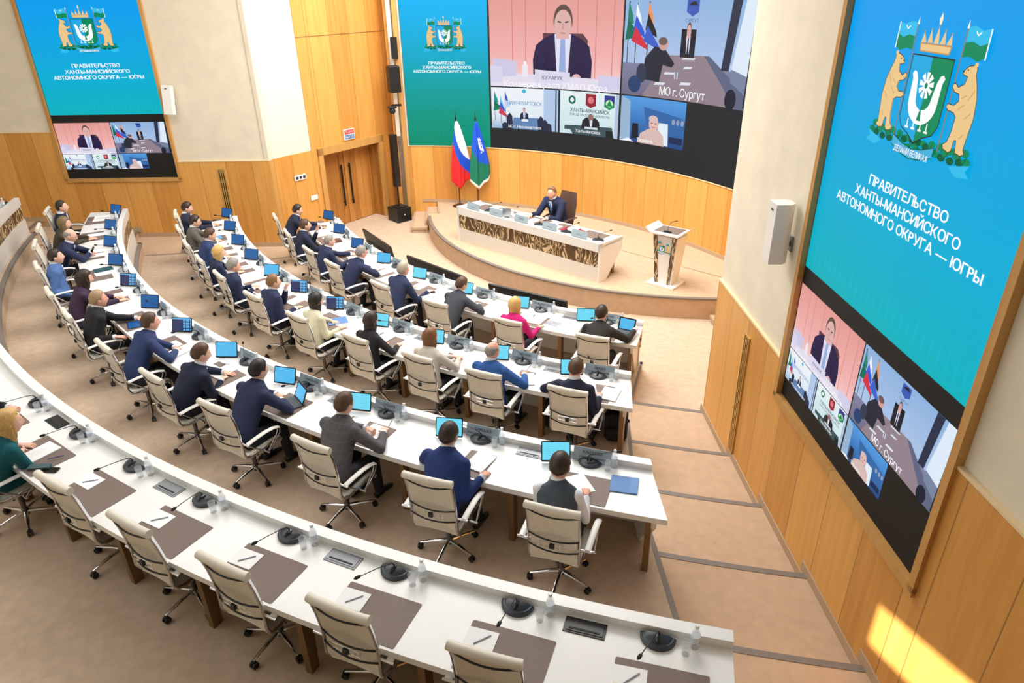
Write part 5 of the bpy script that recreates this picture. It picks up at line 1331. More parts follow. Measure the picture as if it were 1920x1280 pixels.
PEOPLE = {
 ('A', 0): dict(head=(-22.9, 11.53), label='person in a dark brown suit tapping a laptop in the front row', jac='dkbrown', hc='dark', yaw=-12, pitch=14, L=(-.22, .05, .03), R=(.40, .34, .10), rec=.03),
 ('A', 1): dict(head=(-29.65, 11.78), label='person with a straight blonde bob in a magenta jacket in the front row', jac='magenta', hc='blond', hair='bob', fem=True, yaw=-4, L=(-.12, .06, .02), R=(.2, .0, .03)),
 ('A', 2): dict(head=(-35.7, 11.5), label='person with brown hair in a charcoal suit holding a paper in the front row', jac='char', hc='brown', yaw=-18, pitch=18, L=(-.10, .22, .05), R=(.20, .22, .06)),
 ('A', 3): dict(head=(-42.5, 11.6), label='stout person with grey-blond hair in a navy suit writing in the front row', jac='navy', hc='ash', yaw=-10, L=(-.16, .16, .03), R=(.24, .22, .03), big=1.06, skin='r'),
 ('A', 4): dict(head=(-48.85, 11.6), label='person with grey hair, glasses and navy suit clasping hands in the front row', jac='navy', hc='grey', spec=True, yaw=-8, skin='r', **FOLD),
 ('A', 5): dict(head=(-54.0, 11.76), label='person with grey crew cut and navy suit reaching over the front row desk', jac='navy', hc='grey', hair='thin', yaw=-8, pitch=4, L=(-.10, .34, .03), R=(.16, .10, .03)),
 ('A', 6): dict(head=(-61.5, 11.82), label='person with brown hair in a navy suit touching the chin in the front row', jac='navy2', hc='brown', yaw=-6, pitch=-2, L=(-.03, .30, 1.05, 1, 1), R=(.2, .12, .03)),
 ('A', 7): dict(head=(-66.6, 11.72), label='person with dark hair in a dark suit at the door end of front row', jac='navy2', hc='dark', yaw=-8, pitch=8, L=(-.1, .3, .03), R=(.16, .30, .03)),
 ('B', 0): dict(head=(-21.6, 13.82), label='person with cropped brown hair in a dark navy suit by the backpack', jac='navy2', hc='brown', hair='short', yaw=0, pitch=22, L=(-.24, .20, .03), R=(.24, .12, .03), skin='r'),
 ('B', 1): dict(head=(-26.4, 13.78), label='balding person in a bright blue suit writing in the second row', jac='blue', hc='grey', hair='bald', yaw=-14, pitch=14, L=(-.06, .26, .04), R=(.24, .26, .05), skin='r'),
 ('B', 2): dict(head=(-31.0, 13.8), label='person with brown shoulder-length hair in a pale grey jacket clasping hands', jac='pale', hc='auburn', hair='mid', fem=True, yaw=-18, L=(.06, .28, .06), R=(.14, .27, .05), curl=(.9, .9)),
 ('B', 3): dict(head=(-35.5, 13.82), label='person with long dark brown hair in a black jacket in the second row', jac='black', hc='dark', hair='long', fem=True, yaw=-6, pitch=16, L=(-.14, .16, .03), R=(.16, .20, .03)),
 ('B', 4): dict(head=(-40.2, 13.82), label='person with long black hair in a pale green jacket in the second row', jac='cream', hc='black', hair='long', fem=True, yaw=-10, pitch=14, L=(-.1, .22, .03), R=(.20, .14, .03)),
 ('B', 5): dict(head=(-45.2, 13.81), label='person with short brown hair in a navy suit resting the chin on a fist', jac='navy', hc='light', rec=.02, yaw=-14, pitch=4, L=(-.03, .25, 1.05, 1, 1), R=(.2, .16, .03), curl=(1.4, .5)),
 ('B', 6): dict(head=(-50.2, 13.96), label='person with silver hair in a dark navy suit in the second row', jac='navy', hc='grey', yaw=-8, pitch=10, L=(-.02, .10, .03), R=(.10, .06, .03), tie=DT, skin='r', curl=(.9, .9)),
 ('B', 7): dict(head=(-53.4, 13.92), label='person with long blonde hair in a navy jacket in the second row', jac='navy', hc='blond', hair='mid', fem=True, yaw=-8, L=(-.08, .20, .03), R=(.16, .14, .03)),
 ('B', 8): dict(head=(-59.4, 13.8), label='person with brown hair in a mid blue suit in the second row', jac='mid', hc='brown', yaw=-10, pitch=14, L=(-.06, .22, .03), R=(.16, .18, .03)),
 ('B', 9): dict(head=(-63.3, 13.92), label='person with dark hair and glasses in a grey suit over a flat tablet', jac='grey', hc='dark', spec=True, yaw=-8, pitch=10, L=(-.02, .24, .03), R=(.14, .22, .03)),
 ('B', 10): dict(head=(-68.5, 14.02), label='person with dark brown hair and navy suit at the second row far end', jac='navy2', hc='dark', yaw=-8, pitch=12, L=(-.1, .28, .03), R=(.08, .26, .03)),
 ('C', 0): dict(head=(-19.75, 16.13), label='person with dark hair in a grey waistcoat over a white shirt', jac='vest', vest=True, fem=True, hc='dark', yaw=2, pitch=20, L=(-.16, .12, .03), R=(.14, .12, .03), big=1.05, skin='m'),
 ('C', 1): dict(head=(-23.95, 16.03), label='person with cropped dark hair in a royal navy suit in the third row', jac='royal', hc='dark', yaw=0, pitch=14, L=(-.16, .16, .03), R=(.26, .05, .03), skin='m'),
 ('C', 2): dict(head=(-28.7, 16.0), label='person with brown hair in a grey plaid jacket holding a pen in the third row', jac='plaid', hc='brown', yaw=-8, pitch=14, L=(-.02, .24, .07), R=(.20, .26, .07), curl=(1.1, 1.1)),
 ('C', 3): dict(head=(-33.75, 15.93), label='person with black hair in a navy suit beside an open keyboard tablet', jac='navy', hc='black', yaw=-10, pitch=12, L=(-.10, .30, .04), R=(.05, .24, .04), curl=(.9, .8)),
 ('C', 4): dict(head=(-37.0, 16.06), label='person with brown hair and navy suit spreading hands over the third row desk', jac='navy2', hc='brown', yaw=-18, pitch=16, L=(.02, .28, .04), R=(.14, .16, .03), curl=(.2, .7)),
 ('C', 5): dict(head=(-42.6, 16.0), label='person with brown hair in a blue suit with folded hands in the third row', jac='mid', hc='brown', yaw=-12, pitch=2, skin='r', L=(.02, .25, .035), R=(.12, .22, .035), curl=(.9, .9)),
 ('C', 6): dict(head=(-47.3, 16.2), label='person with fair hair and black suit stretching an arm onto the desk', jac='black', hc='sand', hair='short', yaw=-10, pitch=-2, tie=ST, L=(.06, .34, .03), R=(.30, .10, .735, 1), skin='r'),
 ('C', 7): dict(head=(-50.75, 16.14), label='person with dark curly hair in a purple jacket in the third row', jac='purple', hc='dark', hair='curly', fem=True, yaw=-10, pitch=10, L=(-.02, .32, .03), R=(.10, .30, .03)),
 ('C', 8): dict(head=(-56.6, 16.36), label='person with dark hair in a light blue suit leaning back in the third row', jac='light', hc='dark', yaw=-10, pitch=-8, L=(-.16, .02, .55, 1), R=(.2, .02, .58, 1)),
 ('C', 9): dict(head=(-59.9, 16.09), label='bald person with glasses in a navy suit holding a phone in the third row', jac='navy', hc='grey', hair='bald', spec=True, yaw=-10, pitch=20, tie=DT, L=(-.02, .24, .08), R=(.08, .22, .08), curl=(1, 1)),
 ('C', 10): dict(head=(-63.2, 16.2), label='person with long fair hair in a dark olive top in the third row', jac='olive', hc='olive', hair='mid', fem=True, yaw=-10, L=(-.04, .22, .03), R=(.08, .2, .03)),
 ('C', 11): dict(head=(-68.0, 16.36), label='person with dark hair and navy suit leaning back at the third row far end', jac='navy2', hc='dark', yaw=-8, pitch=-8, tie=DT, L=(-.14, .02, .56, 1), R=(.14, .06, .56, 1)),
 ('D', 6): dict(head=(-35.85, 18.20), label='person with long blonde hair in a teal dress in the rear row', jac='teal', hc='blond', hair='long', fem=True, sleeves='short', skirt=True, yaw=-14, pitch=4, L=(-.08, .20, .03), R=(.06, .14, .03)),
 ('D', 7): dict(head=(-39.4, 18.25), label='person cut by the left picture edge, only hands showing on the rear desk', jac='black', hc='dark', L=(-.06, .40, .05), R=(.10, .34, .05), curl=(.9, .9)),
}
for q, ((k, i), d) in enumerate(PEOPLE.items()):
    d = dict(d); hph, hR = d.pop('head'); label = d.pop('label'); cph = CHPH[(k, i)]
    Rh = ROW[k]['R'] + RHUB[k] + (.25 if (k, i) == ('D', 6) else 0)
    # head position in the seat's own frame
    hp = P(hR, hph); a = radians(cph); o_ = P(Rh, cph); dx, dy = hp.x-o_.x, hp.y-o_.y
    lx, ly = dx*cos(a)+dy*sin(a), -dx*sin(a)+dy*cos(a)
    person(P(Rh, cph, ROW[k]['z']), a, label, Rh - ROW[k]['R'] - .80, head=(max(-.14, min(.14, lx)), ly, 1.295), seed=q, **d)
# the chairman on the stage
person(SDP(2.0, 1.25), sdr + pi, 'person in a navy suit and light blue tie chairing from the stage desk', .46, head=(0, .16, 1.37), pitch=8, yaw=12, L=(-.22, .14, .04), R=(.22, .18, .04), jac='navy', hc='light', hair='short', rec=.02, tie=BT, skin='r', seed=99, desk=.775, big=1.2)
# small things in hand
def held(k, i, dx, y, z, pr, used, rz, label, cat, tilt=0.0):
    p, a = at_desk(k, CHPH[(k, i)], dx, y, z); o = place(pr, used, p, a+rz, label, cat); o.rotation_euler = (radians(tilt), 0, a+rz); return o
held('C', 9, .05, .53, .86, PHO, PHOu, .3, 'black phone held up by the bald man in glasses', 'phone', 55)
held('C', 2, .21, .42, .86, PEN, PENu, 1.2, 'pen held upright by the man in grey plaid', 'pen', 0).rotation_euler = (0, radians(-60), radians(-28))
held('B', 1, .25, .43, .84, PEN, PENu, 1.2, 'pen held by the balding man in bright blue', 'pen', 0).rotation_euler = (0, radians(-55), radians(-26))
# ================================================================== LED screens
class Art:
    """flat coloured pieces laid on a display surface; fn(x, y, lift) gives the place in the room"""
    def __init__(s, fn, lift=.0012, cut=None):
        s.fn, s.l, s.cut = fn, lift, cut; s.V, s.F, s.C, s.n, s.base = [], [], [], 0, 0
    def add(s, pts, tris, cols, z=None):
        L = (s.n if z is None else z)*s.l; o = len(s.V)
        s.V += [s.fn(x, y, L) for x, y in pts]; 
        for f, c in zip(tris, cols): s.F.append([o+i for i in f]); s.C.append(c)
    def poly(s, pts, col, step=True):
        if callable(col): cf = col
        else:
            L = (*lin(col), 1); cf = lambda x, y: L
        s.n += 1 if step else 0
        bm = bmesh.new(); vs = [bm.verts.new((x, y, 0)) for x, y in pts]
        try: f = bm.faces.new(vs); f.normal_update()
        except ValueError: bm.free(); return
        bmesh.ops.triangulate(bm, faces=[f], ngon_method='BEAUTY')
        if s.cut:
            x0, x1 = min(p[0] for p in pts), max(p[0] for p in pts); k = math.floor(x0/s.cut)+1
            while k*s.cut < x1:
                bmesh.ops.bisect_plane(bm, geom=bm.verts[:]+bm.edges[:]+bm.faces[:], plane_co=(k*s.cut, 0, 0), plane_no=(1, 0, 0)); k += 1
        bm.verts.index_update()
        P_ = [(v.co.x, v.co.y) for v in bm.verts]
        s.add(P_, [[v.index for v in f.verts] for f in bm.faces], [[cf(v.co.x, v.co.y) for v in f.verts] for f in bm.faces]); bm.free()
    def rect(s, x0, y0, x1, y1, col): s.poly([(x0, y0), (x1, y0), (x1, y1), (x0, y1)], col)
    def grad(s, x0, y0, x1, y1, stops, nx=24, ny=24):
        s.n += 1; pts = []; st = [(t, lin(c)) for t, c in stops]
        def cf(t):
            for (t0, c0), (t1, c1) in zip(st, st[1:]):
                if t <= t1: f = (t-t0)/(t1-t0); return (*[a*(1-f)+b_*f for a, b_ in zip(c0, c1)], 1)
            return (*st[-1][1], 1)
        for j in range(ny+1):
            for i in range(nx+1): pts.append((x0+(x1-x0)*i/nx, y0+(y1-y0)*j/ny))
        fs, cs = [], []
        for j in range(ny):
            for i in range(nx):
                a = j*(nx+1)+i; fs.append([a, a+1, a+nx+2, a+nx+1]); c0, c1 = cf(j/ny), cf((j+1)/ny); cs.append([c0, c0, c1, c1])
        s.add(pts, fs, cs)
    def ell(s, cx, cy, rx, ry, col, n=20, a0=0, a1=360):
        s.poly([(cx+rx*cos(radians(a0+(a1-a0)*i/n)), cy+ry*sin(radians(a0+(a1-a0)*i/n))) for i in range(n + (0 if a1-a0 >= 360 else 1))], col)
    def line(s, x0, y0, x1, y1, w, col):
        d = hypot(x1-x0, y1-y0); nx, ny = -(y1-y0)/d*w/2, (x1-x0)/d*w/2
        s.poly([(x0+nx, y0+ny), (x1+nx, y1+ny), (x1-nx, y1-ny), (x0-nx, y0-ny)], col)
    def text(s, t, cx, cy, h, col, w=None, bold=0.012):
        v, f = set_text(t, bold=bold); xs = [p[0] for p in v]
        k = h/.72; kx = k if w is None else w/(max(xs)-min(xs)); mid = (max(xs)+min(xs))/2
        s.n += 1; L = (*lin(col), 1)
        s.add([(cx+(x-mid)*kx, cy+y*k) for x, y in v], [list(q) for q in f], [[L]*len(q) for q in f])
    def build(s, name, parent, inv=None):
        me = bpy.data.meshes.new(name); me.from_pydata([(inv @ V(v)) if inv else v for v in s.V], [], s.F)
        ca = me.color_attributes.new('Col', 'FLOAT_COLOR', 'CORNER'); i = 0
        for p, c in zip(me.polygons, s.C):
            for li, cc in zip(p.loop_indices, c): ca.data[li].color = cc
        me.materials.append(PICT); return link(name, me, parent)
class Sub:
    """the same drawing calls inside a rectangle of another picture"""
    def __init__(s, a, x, y, kx, ky):
        a.n = a.base; s.a, s.x, s.y, s.kx, s.ky = a, x, y, kx, ky
    def T(s, p): return (s.x+p[0]*s.kx, s.y+p[1]*s.ky)
    def poly(s, pts, c): s.a.poly([s.T(p) for p in pts], c)
    def rect(s, x0, y0, x1, y1, c): s.poly([(x0, y0), (x1, y0), (x1, y1), (x0, y1)], c)
    def grad(s, x0, y0, x1, y1, st, nx=14, ny=8): nx = max(nx, int(abs((x1-x0)*s.kx)/s.a.cut)+1) if s.a.cut else nx; p, q = s.T((x0, y0)), s.T((x1, y1)); s.a.grad(p[0], p[1], q[0], q[1], st, nx, ny)
    def ell(s, cx, cy, rx, ry, c, n=18, a0=0, a1=360): s.poly([(cx+rx*cos(radians(a0+(a1-a0)*i/n)), cy+ry*sin(radians(a0+(a1-a0)*i/n))) for i in range(n + (0 if a1-a0 >= 360 else 1))], c)
    def line(s, x0, y0, x1, y1, w, c):
        d = hypot((x1-x0)*s.kx, (y1-y0)*s.ky); nx, ny = -(y1-y0)*s.ky/d*w/2, (x1-x0)*s.kx/d*w/2
        a, b_ = s.T((x0, y0)), s.T((x1, y1)); s.a.poly([(a[0]+nx, a[1]+ny), (b_[0]+nx, b_[1]+ny), (b_[0]-nx, b_[1]-ny), (a[0]-nx, a[1]-ny)], c)
    def text(s, t, cx, cy, h, c, w=None, bold=0.010): p = s.T((cx, cy)); s.a.text(t, p[0], p[1], h*s.ky, c, None if w is None else w*s.kx, bold)
TAN, TAND, GRN, DGR, LBL, BLK, WHT = (236, 200, 140), (196, 150, 88), (0, 138, 92), (0, 96, 60), (52, 190, 236), (40, 40, 40), (250, 252, 252)
def bear(e, s):
    m = lambda pts: [(s*x, y) for x, y in pts]
    body = [(.40, .16), (.47, .145), (.50, .165), (.505, .24), (.53, .245), (.55, .16), (.62, .15), (.66, .17), (.635, .20), (.645, .30), (.66, .42), (.64, .55), (.60, .64), (.565, .70), (.56, .745), (.535, .765), (.51, .76), (.47, .752), (.44, .735), (.415, .715), (.41, .695), (.44, .685), (.475, .68), (.46, .63), (.40, .60), (.36, .625), (.335, .62), (.33, .595), (.37, .565), (.43, .555), (.445, .51), (.40, .475), (.33, .48), (.31, .455), (.34, .435), (.42, .425), (.455, .40), (.45, .30), (.43, .22), (.385, .19)]
    e.poly(m(body), TAN); mb = m(body)
    for p0, p1 in zip(mb, mb[1:]+mb[:1]): e.line(*p0, *p1, .007*abs(e.kx), (90, 62, 36))
    e.ell(s*.545, .765, .020, .018, TAN, 10)
    e.ell(s*.465, .725, .007, .007, BLK, 8); e.ell(s*.418, .712, .010, .008, BLK, 8)
    for a in (((.60, .60), (.55, .53)), ((.62, .45), (.56, .40)), ((.52, .56), (.47, .53)), ((.60, .30), (.56, .26)), ((.53, .50), (.46, .45))): e.line(s*a[0][0], a[0][1], s*a[1][0], a[1][1], .006*abs(e.kx), TAND)
def coat_of_arms(e, simple=False):
    """draws in x -0.8..0.8, y 0..1.08"""
    rnd = random.Random(3)
    for s in (-1, 1):
        for i in range(19):
            x = .02+.038*i; y = .09+.04*sin(i*2.3)+.03*(x/.7); e.ell(s*x, y+.02, .052, .030, DGR if i % 3 == 1 else GRN, 8)
        for i in range(9): e.line(s*(.06+.075*i), .08, s*(.10+.075*i), .16, .006*abs(e.kx), (0, 70, 44))
        e.poly([(s*x, y) for x, y in ((.58, .07), (.76, .11), (.72, .06), (.78, .02), (.62, .0), (.52, .05))], LBL)
        e.line(s*.335, .12, s*.335, 1.0, .012*abs(e.kx), (150, 120, 80)); e.poly([(s*x, y) for x, y in ((.322, .99), (.335, 1.05), (.348, .99))], WHT)
        e.poly([(s*x, y) for x, y in ((.345, .90), (.345, 1.0), (.42, 1.012), (.52, .985), (.60, 1.0), (.605, .91), (.52, .885), (.43, .91))], LBL)
        e.poly([(s*x, y) for x, y in ((.345, .80), (.345, .90), (.43, .91), (.52, .885), (.605, .91), (.61, .815), (.53, .785), (.43, .81))], GRN)
        e.line(s*.608, .80, s*.603, 1.0, .014*abs(e.kx), WHT); e.line(s*.44, .975, s*.47, .95, .010*abs(e.kx), WHT); e.line(s*.50, .975, s*.47, .95, .010*abs(e.kx), WHT)
        bear(e, s)
    sh = lambda w, y0: [(-w, .78), (-w, .30), (-w*.80, .22), (-w*.35, .175), (0, y0), (w*.35, .175), (w*.80, .22), (w, .30), (w, .78)]
    e.poly(sh(.285, .115), BLK); e.poly([(-.275, .77), (-.275, .30), (-.22, .225), (-.10, .185), (0, .13), (0, .77)], (24, 170, 226)); e.poly([(.275, .77), (.275, .30), (.22, .225), (.10, .185), (0, .13), (0, .77)], GRN)
    # two-headed bird with a spoked wheel
    outer = [(cos(radians(a))*.20, .44+sin(radians(a))*.17) for a in range(180, 361, 12)]; inner = [(cos(radians(a))*.105, .47+sin(radians(a))*.09) for a in range(360, 179, -12)]
    e.poly(outer + [(.205, .60), (.225, .635), (.20, .66), (.165, .65), (.135, .60)] + inner + [(-.135, .60), (-.165, .65), (-.20, .66), (-.225, .635), (-.205, .60)], WHT)
    for i in range(9):
        a = radians(90+40*i); e.poly([(r*cos(a+d), .565+r*sin(a+d)) for r, d in ((.035, -.3), (.10, -.22), (.10, .22), (.035, .3))], WHT)
    e.ell(0, .565, .042, .042, WHT); e.ell(0, .565, .022, .022, GRN)
    e.poly([(-.03, .30), (0, .42), (.03, .30)], GRN)
    for x in (-.14, -.05, .05, .14): e.line(x, .30, x, .235, .014*abs(e.kx), WHT); e.line(x-.025, .232, x+.025, .232, .016*abs(e.kx), WHT)
    # crown
    e.poly([(-.20, .80), (.20, .80), (.215, .865), (-.215, .865)], TAND); e.poly([(-.19, .81), (.19, .81), (.20, .855), (-.20, .855)], TAN)
    for x, h in ((-.17, .945), (-.085, .965), (0, .99), (.085, .965), (.17, .945)): e.poly([(x-.036, .868), (x*1.08, h), (x+.036, .868)], TAN); e.ell(x*1.08, h, .009, .009, TAND, 8)
    e.poly([(-.012, 1.0), (-.022, 1.04), (.0, 1.085), (.02, 1.04), (.012, 1.0)], (255, 240, 200))
    # motto ribbon
    rib = [(-.30, .10), (-.15, .055), (0, .035), (.15, .055), (.30, .10)]
    e.poly([(x, y+.045) for x, y in rib] + [(x, y-.035) for x, y in rib[::-1]], (70, 176, 222))
    for (xa, ya), (xb, yb) in zip(rib, rib[1:]): e.line(xa, ya+.045, xb, yb+.045, .008*abs(e.kx), DGR); e.line(xa, ya-.035, xb, yb-.035, .008*abs(e.kx), DGR); 
    e.text('ДЕЛАМИ ВЕЛИКАЯ', 0, .022, .05, WHT, .50)
def backdrop(a, x0, y0, x1, y1, stops, dark):
    a.grad(x0, y0, x1, y1, stops, 20, 26)
def title(a, xc, y3, w3, h, pitch, col=WHT):
    a.n = a.base
    a.text('ПРАВИТЕЛЬСТВО', xc, y3+2*pitch, h, col, w3*.530, .022); a.text('ХАНТЫ-МАНСИЙСКОГО', xc, y3+pitch, h, col, w3*.715, .022); a.text('АВТОНОМНОГО ОКРУГА — ЮГРЫ', xc, y3, h, col, w3, .022)
def man(f, x, y, s, suit, face=(222, 176, 172), hair=(96, 76, 66), shirt=(226, 224, 244), tie=(150, 172, 220), k=1.0):
    """bust: x centre, y seat of the bust, s height of the bust; k keeps the aspect"""
    q = lambda px, py: (x+px*s*k, y+py*s)
    f.poly([q(*p) for p in ((-.46, 0), (-.47, .28), (-.42, .47), (-.30, .56), (-.12, .63), (.12, .63), (.30, .56), (.42, .47), (.47, .28), (.46, 0))], suit)
    f.poly([q(*p) for p in ((-.13, .62), (-.09, .10), (.09, .10), (.13, .62))], shirt); f.poly([q(*p) for p in ((-.035, .58), (-.055, .10), (.055, .10), (.035, .58))], tie)
    f.poly([q(*p) for p in ((-.10, .56), (-.10, .70), (.10, .70), (.10, .56))], face)
    f.poly([(x+cos(radians(a))*.150*s*k, y+(.785+sin(radians(a))*.20)*s) for a in range(0, 360, 18)], hair)
    f.poly([(x+cos(radians(a))*.135*s*k, y+(.735+sin(radians(a))*.185)*s) for a in range(0, 360, 18)], face)
    for e_ in (-1, 1): f.poly([q(*p) for p in ((e_*.03, .755), (e_*.085, .762), (e_*.085, .782), (e_*.03, .775))], (70, 50, 50))
    f.poly([q(*p) for p in ((-.045, .625), (.045, .625), (.04, .638), (-.04, .638))], (186, 124, 124)); f.poly([q(*p) for p in ((-.018, .675), (.018, .675), (.008, .755), (-.008, .755))], (204, 152, 148))
def vflag(f, x, y, h, cols, lean=.03):
    f.line(x, y-.12, x, y+h, .006*f.kx, (40, 40, 50)); n = len(cols)
    for i, c in enumerate(cols):
        f.poly([(x-.005+i*.0, y+h*(1-i/n*.72)), (x+lean*(1+i), y+h*(.72-i*.3)), (x+lean*(1.3+i), y+h*(.55-i*.26)), (x-.01-.012*i, y+h*(.86-.40*(i+1)/n*1.6))], c)
def video(a, x, y, kx, ky):
    asp = ky/kx
    f = Sub(a, x, y, kx*.995, ky)                                   # speaker
    f.grad(0, .0, 1, 1, ((0, (246, 206, 208)), (.4, (240, 176, 172)), (1, (226, 156, 150))), 14, 8)
    for px in (.17, .27, .42, .66, .80, .93): f.line(px, .1, px, 1, .006*kx, (216, 128, 122))
    f.poly([(.72, .1), (.74, .55), (.70, .62), (.40, .62), (.42, .1)], (96, 62, 74))
    man(f, .55, .08, .86, (42, 32, 72), k=asp*1.0)
    f.poly([(.36, .12), (.34, .26), (.46, .34), (.52, .16)], (40, 30, 68)); f.poly([(.62, .16), (.72, .12), (.76, .22), (.68, .36)], (40, 30, 68))
    f.ell(.66, .13, .035, .05, (226, 180, 178)); f.line(.40, .20, .45, .40, .006*kx, (30, 30, 36))
    f.poly([(0, 0), (1, 0), (1, .13), (0, .16)], (226, 220, 236)); f.poly([(.02, .10), (.20, .13), (.20, .30), (.02, .33)], (206, 200, 228)); f.rect(-.0, .05, .09, .24, (216, 212, 236)); f.rect(.83, .02, 1, .18, (210, 206, 232))
    f.rect(.245, .12, .285, .26, (236, 232, 246)); f.rect(.255, .26, .275, .30, (246, 244, 250))
    f.poly([(.34, .03), (.61, .0), (.61, .19), (.34, .21)], (220, 216, 236)); f.text('КУХАРУК', .475, .10, .045, (90, 84, 116))
    f.text('Конференц-зал ХМАО-Югра', .50, .0, .075, (250, 246, 252), .80)
    f = Sub(a, x+kx*1.008, y, kx*.985, ky)                           # meeting room
    f.grad(0, .3, 1, 1, ((0, (176, 198, 232)), (1, (142, 178, 222)))); f.grad(0, 0, 1, .34, ((0, (112, 108, 132)), (1, (128, 130, 160))))
    f.poly([(.16, 0), (.34, .44), (.62, .46), (.90, 0)], (146, 130, 140)); f.poly([(.90, 0), (.62, .46), (.66, .46), (1, .1), (1, 0)], (96, 102, 130))
    f.poly([(.84, .36), (.90, 1), (.99, 1), (.99, .30)], (222, 234, 248)); f.poly([(.84, .36), (.99, .30), (.99, .12), (.84, .24)], (120, 132, 160))
    f.poly([(.76, .34), (.80, 1), (.87, 1), (.82, .34)], (44, 50, 72)); f.poly([(.96, .02), (.98, 1), (1, 1), (1, .02)], (30, 34, 50))
    vflag(f, .03, .46, .50, [(40, 130, 110), (20, 110, 90)]); vflag(f, .09, .46, .48, [(240, 244, 252), (50, 90, 214), (214, 50, 70)]); vflag(f, .18, .46, .50, [(240, 150, 90), (36, 34, 40), (60, 96, 200)])
    f.poly([(.46, .86), (.46, .97), (.55, .97), (.55, .86), (.505, .82)], (60, 90, 180)); f.poly([(.47, .92), (.49, .95), (.52, .96), (.54, .92)], (36, 36, 46)); f.text('СУРГУТ', .505, .765, .035, (100, 120, 160))
    f.poly([(.435, .44), (.435, .70), (.545, .70), (.545, .44)], (26, 28, 34)); man(f, .49, .43, .34, (34, 36, 46), k=asp*.62, tie=(40, 40, 60))
    f.poly([(.16, .18), (.17, .40), (.24, .52), (.32, .50), (.40, .36), (.38, .32), (.31, .34), (.29, .16)], (40, 42, 56)); f.ell(.305, .545, .036, .062, (206, 160, 152)); f.ell(.30, .575, .034, .04, (110, 90, 88)); f.ell(.15, .24, .04, .10, (50, 58, 80)); f.ell(.10, .12, .05, .09, (40, 66, 110)); f.ell(.86, .08, .045, .10, (28, 34, 50))
    for p in ((.32, .245, .40, .275), (.25, .13, .33, .165), (.45, .155, .53, .19), (.45, .405, .55, .43), (.47, .315, .53, .345)): f.poly([(p[0], p[1]), (p[2], p[1]+.008), (p[2]+.012, p[3]), (p[0]+.015, p[3]-.004)], (222, 226, 240))
    for px in (.405, .425): f.rect(px, .21, px+.009, .28, (196, 210, 232))
    f.text('МО г. Сургут', .48, .035, .085, (250, 250, 252), .36)
    f = Sub(a, x, y-.515*ky, kx*.52, .50*ky)                         # small picture, flags at left
    f.grad(0, 0, 1, 1, ((0, (150, 182, 214)), (.3, (222, 234, 242)), (1, (238, 242, 248)))); f.rect(.78, 0, 1, 1, (176, 200, 232)); f.rect(.955, 0, .975, 1, (60, 76, 104))
    vflag(f, .05, .30, .60, [(30, 150, 150), (20, 120, 90)], .04); vflag(f, .14, .26, .52, [(110, 190, 240), (50, 96, 214), (214, 50, 80)], .03); vflag(f, .21, .40, .50, [(60, 90, 190), (190, 210, 240)], .03)
    f.poly([(.33, .28), (.28, 0), (.86, 0), (.70, .30)], (96, 132, 178)); man(f, .49, .24, .30, (34, 40, 62), k=asp*.8); f.rect(.45, .20, .55, .26, (230, 234, 244))
    for px, h in ((.27, .40), (.74, .36), (.80, .28), (.86, .20), (.20, .16)): f.poly([(px-.04, 0), (px-.05, h*.7), (px, h), (px+.04, h*.8), (px+.05, 0)], (38, 46, 70))
    f.ell(.49, .93, .03, .05, (70, 180, 210)); f.text('НИЖНЕВАРТОВСК', .50, .60, .085, (110, 150, 190), .52); f.text('МО г. Нижневартовск', .50, .03, .07, (248, 250, 252), .50)
    f = Sub(a, x+kx*.525, y-.515*ky, kx*.47, .50*ky)                 # three shields
    f.grad(0, 0, 1, 1, ((0, (200, 226, 232)), (1, (226, 242, 244)))); f.rect(.0, 0, .02, 1, (30, 40, 50)); f.rect(.94, 0, 1, 1, (178, 196, 224))
    for px, c in ((.22, (232, 240, 240)), (.53, (150, 36, 52)), (.84, (50, 60, 140))):
        f.poly([(px-.085, .96), (px-.085, .70), (px, .64), (px+.085, .70), (px+.085, .96)], c)
    f.ell(.22, .80, .06, .10, (20, 110, 90)); f.ell(.22, .80, .03, .05, WHT); f.ell(.53, .82, .05, .08, (216, 120, 124)); f.poly([(.76, .80), (.76, .70), (.84, .645), (.92, .70), (.92, .80)], (20, 140, 84)); f.ell(.84, .78, .06, .08, (200, 240, 190)); f.poly([(.79, .72), (.84, .86), (.89, .72)], (20, 140, 84))
    f.text('ХАНТЫ-МАНСИЙСК', .52, .53, .085, (40, 60, 62), .66); f.text('ГОРОД ТРУДОВОЙ ДОБЛЕСТИ', .52, .44, .05, (60, 80, 84), .66)
    f.poly([(.10, .20), (.10, .10), (.20, .10), (.24, 0), (.94, 0), (.90, .24)], (64, 84, 92)); f.poly([(.38, .16), (.40, .34), (.46, .42), (.62, .42), (.68, .34), (.70, .16)], (36, 38, 44)); f.ell(.54, .42, .045, .09, (150, 110, 104)); f.poly([(.52, .36), (.53, .2), (.56, .2), (.57, .36)], (220, 224, 232)); f.rect(.44, .15, .66, .20, (206, 218, 226)); f.rect(.80, 0, .92, .16, (30, 38, 44))
    f.text('Ханты-Мансийск', .50, .05, .075, (248, 250, 252), .42)
    f = Sub(a, x+kx*1.012, y-.515*ky, kx*.51, .50*ky)                # man in a white chair
    f.grad(0, 0, 1, 1, ((0, (34, 70, 128)), (.5, (60, 120, 190)), (1, (84, 156, 226)))); f.poly([(0, 1), (0, 0), (.16, 0), (.14, .9)], (150, 180, 210)); f.poly([(.18, .08), (.19, .42), (.28, .42), (.29, .08)], (26, 30, 44))
    f.poly([(.35, .8), (.95, .66), (1, .6), (1, .3), (.4, .4)], (50, 104, 168))
    for px in (.82, .89, .96): f.ell(px, .56, .025, .06, (150, 160, 190)); f.rect(px-.05, .1, px+.02, .24, (26, 44, 82))
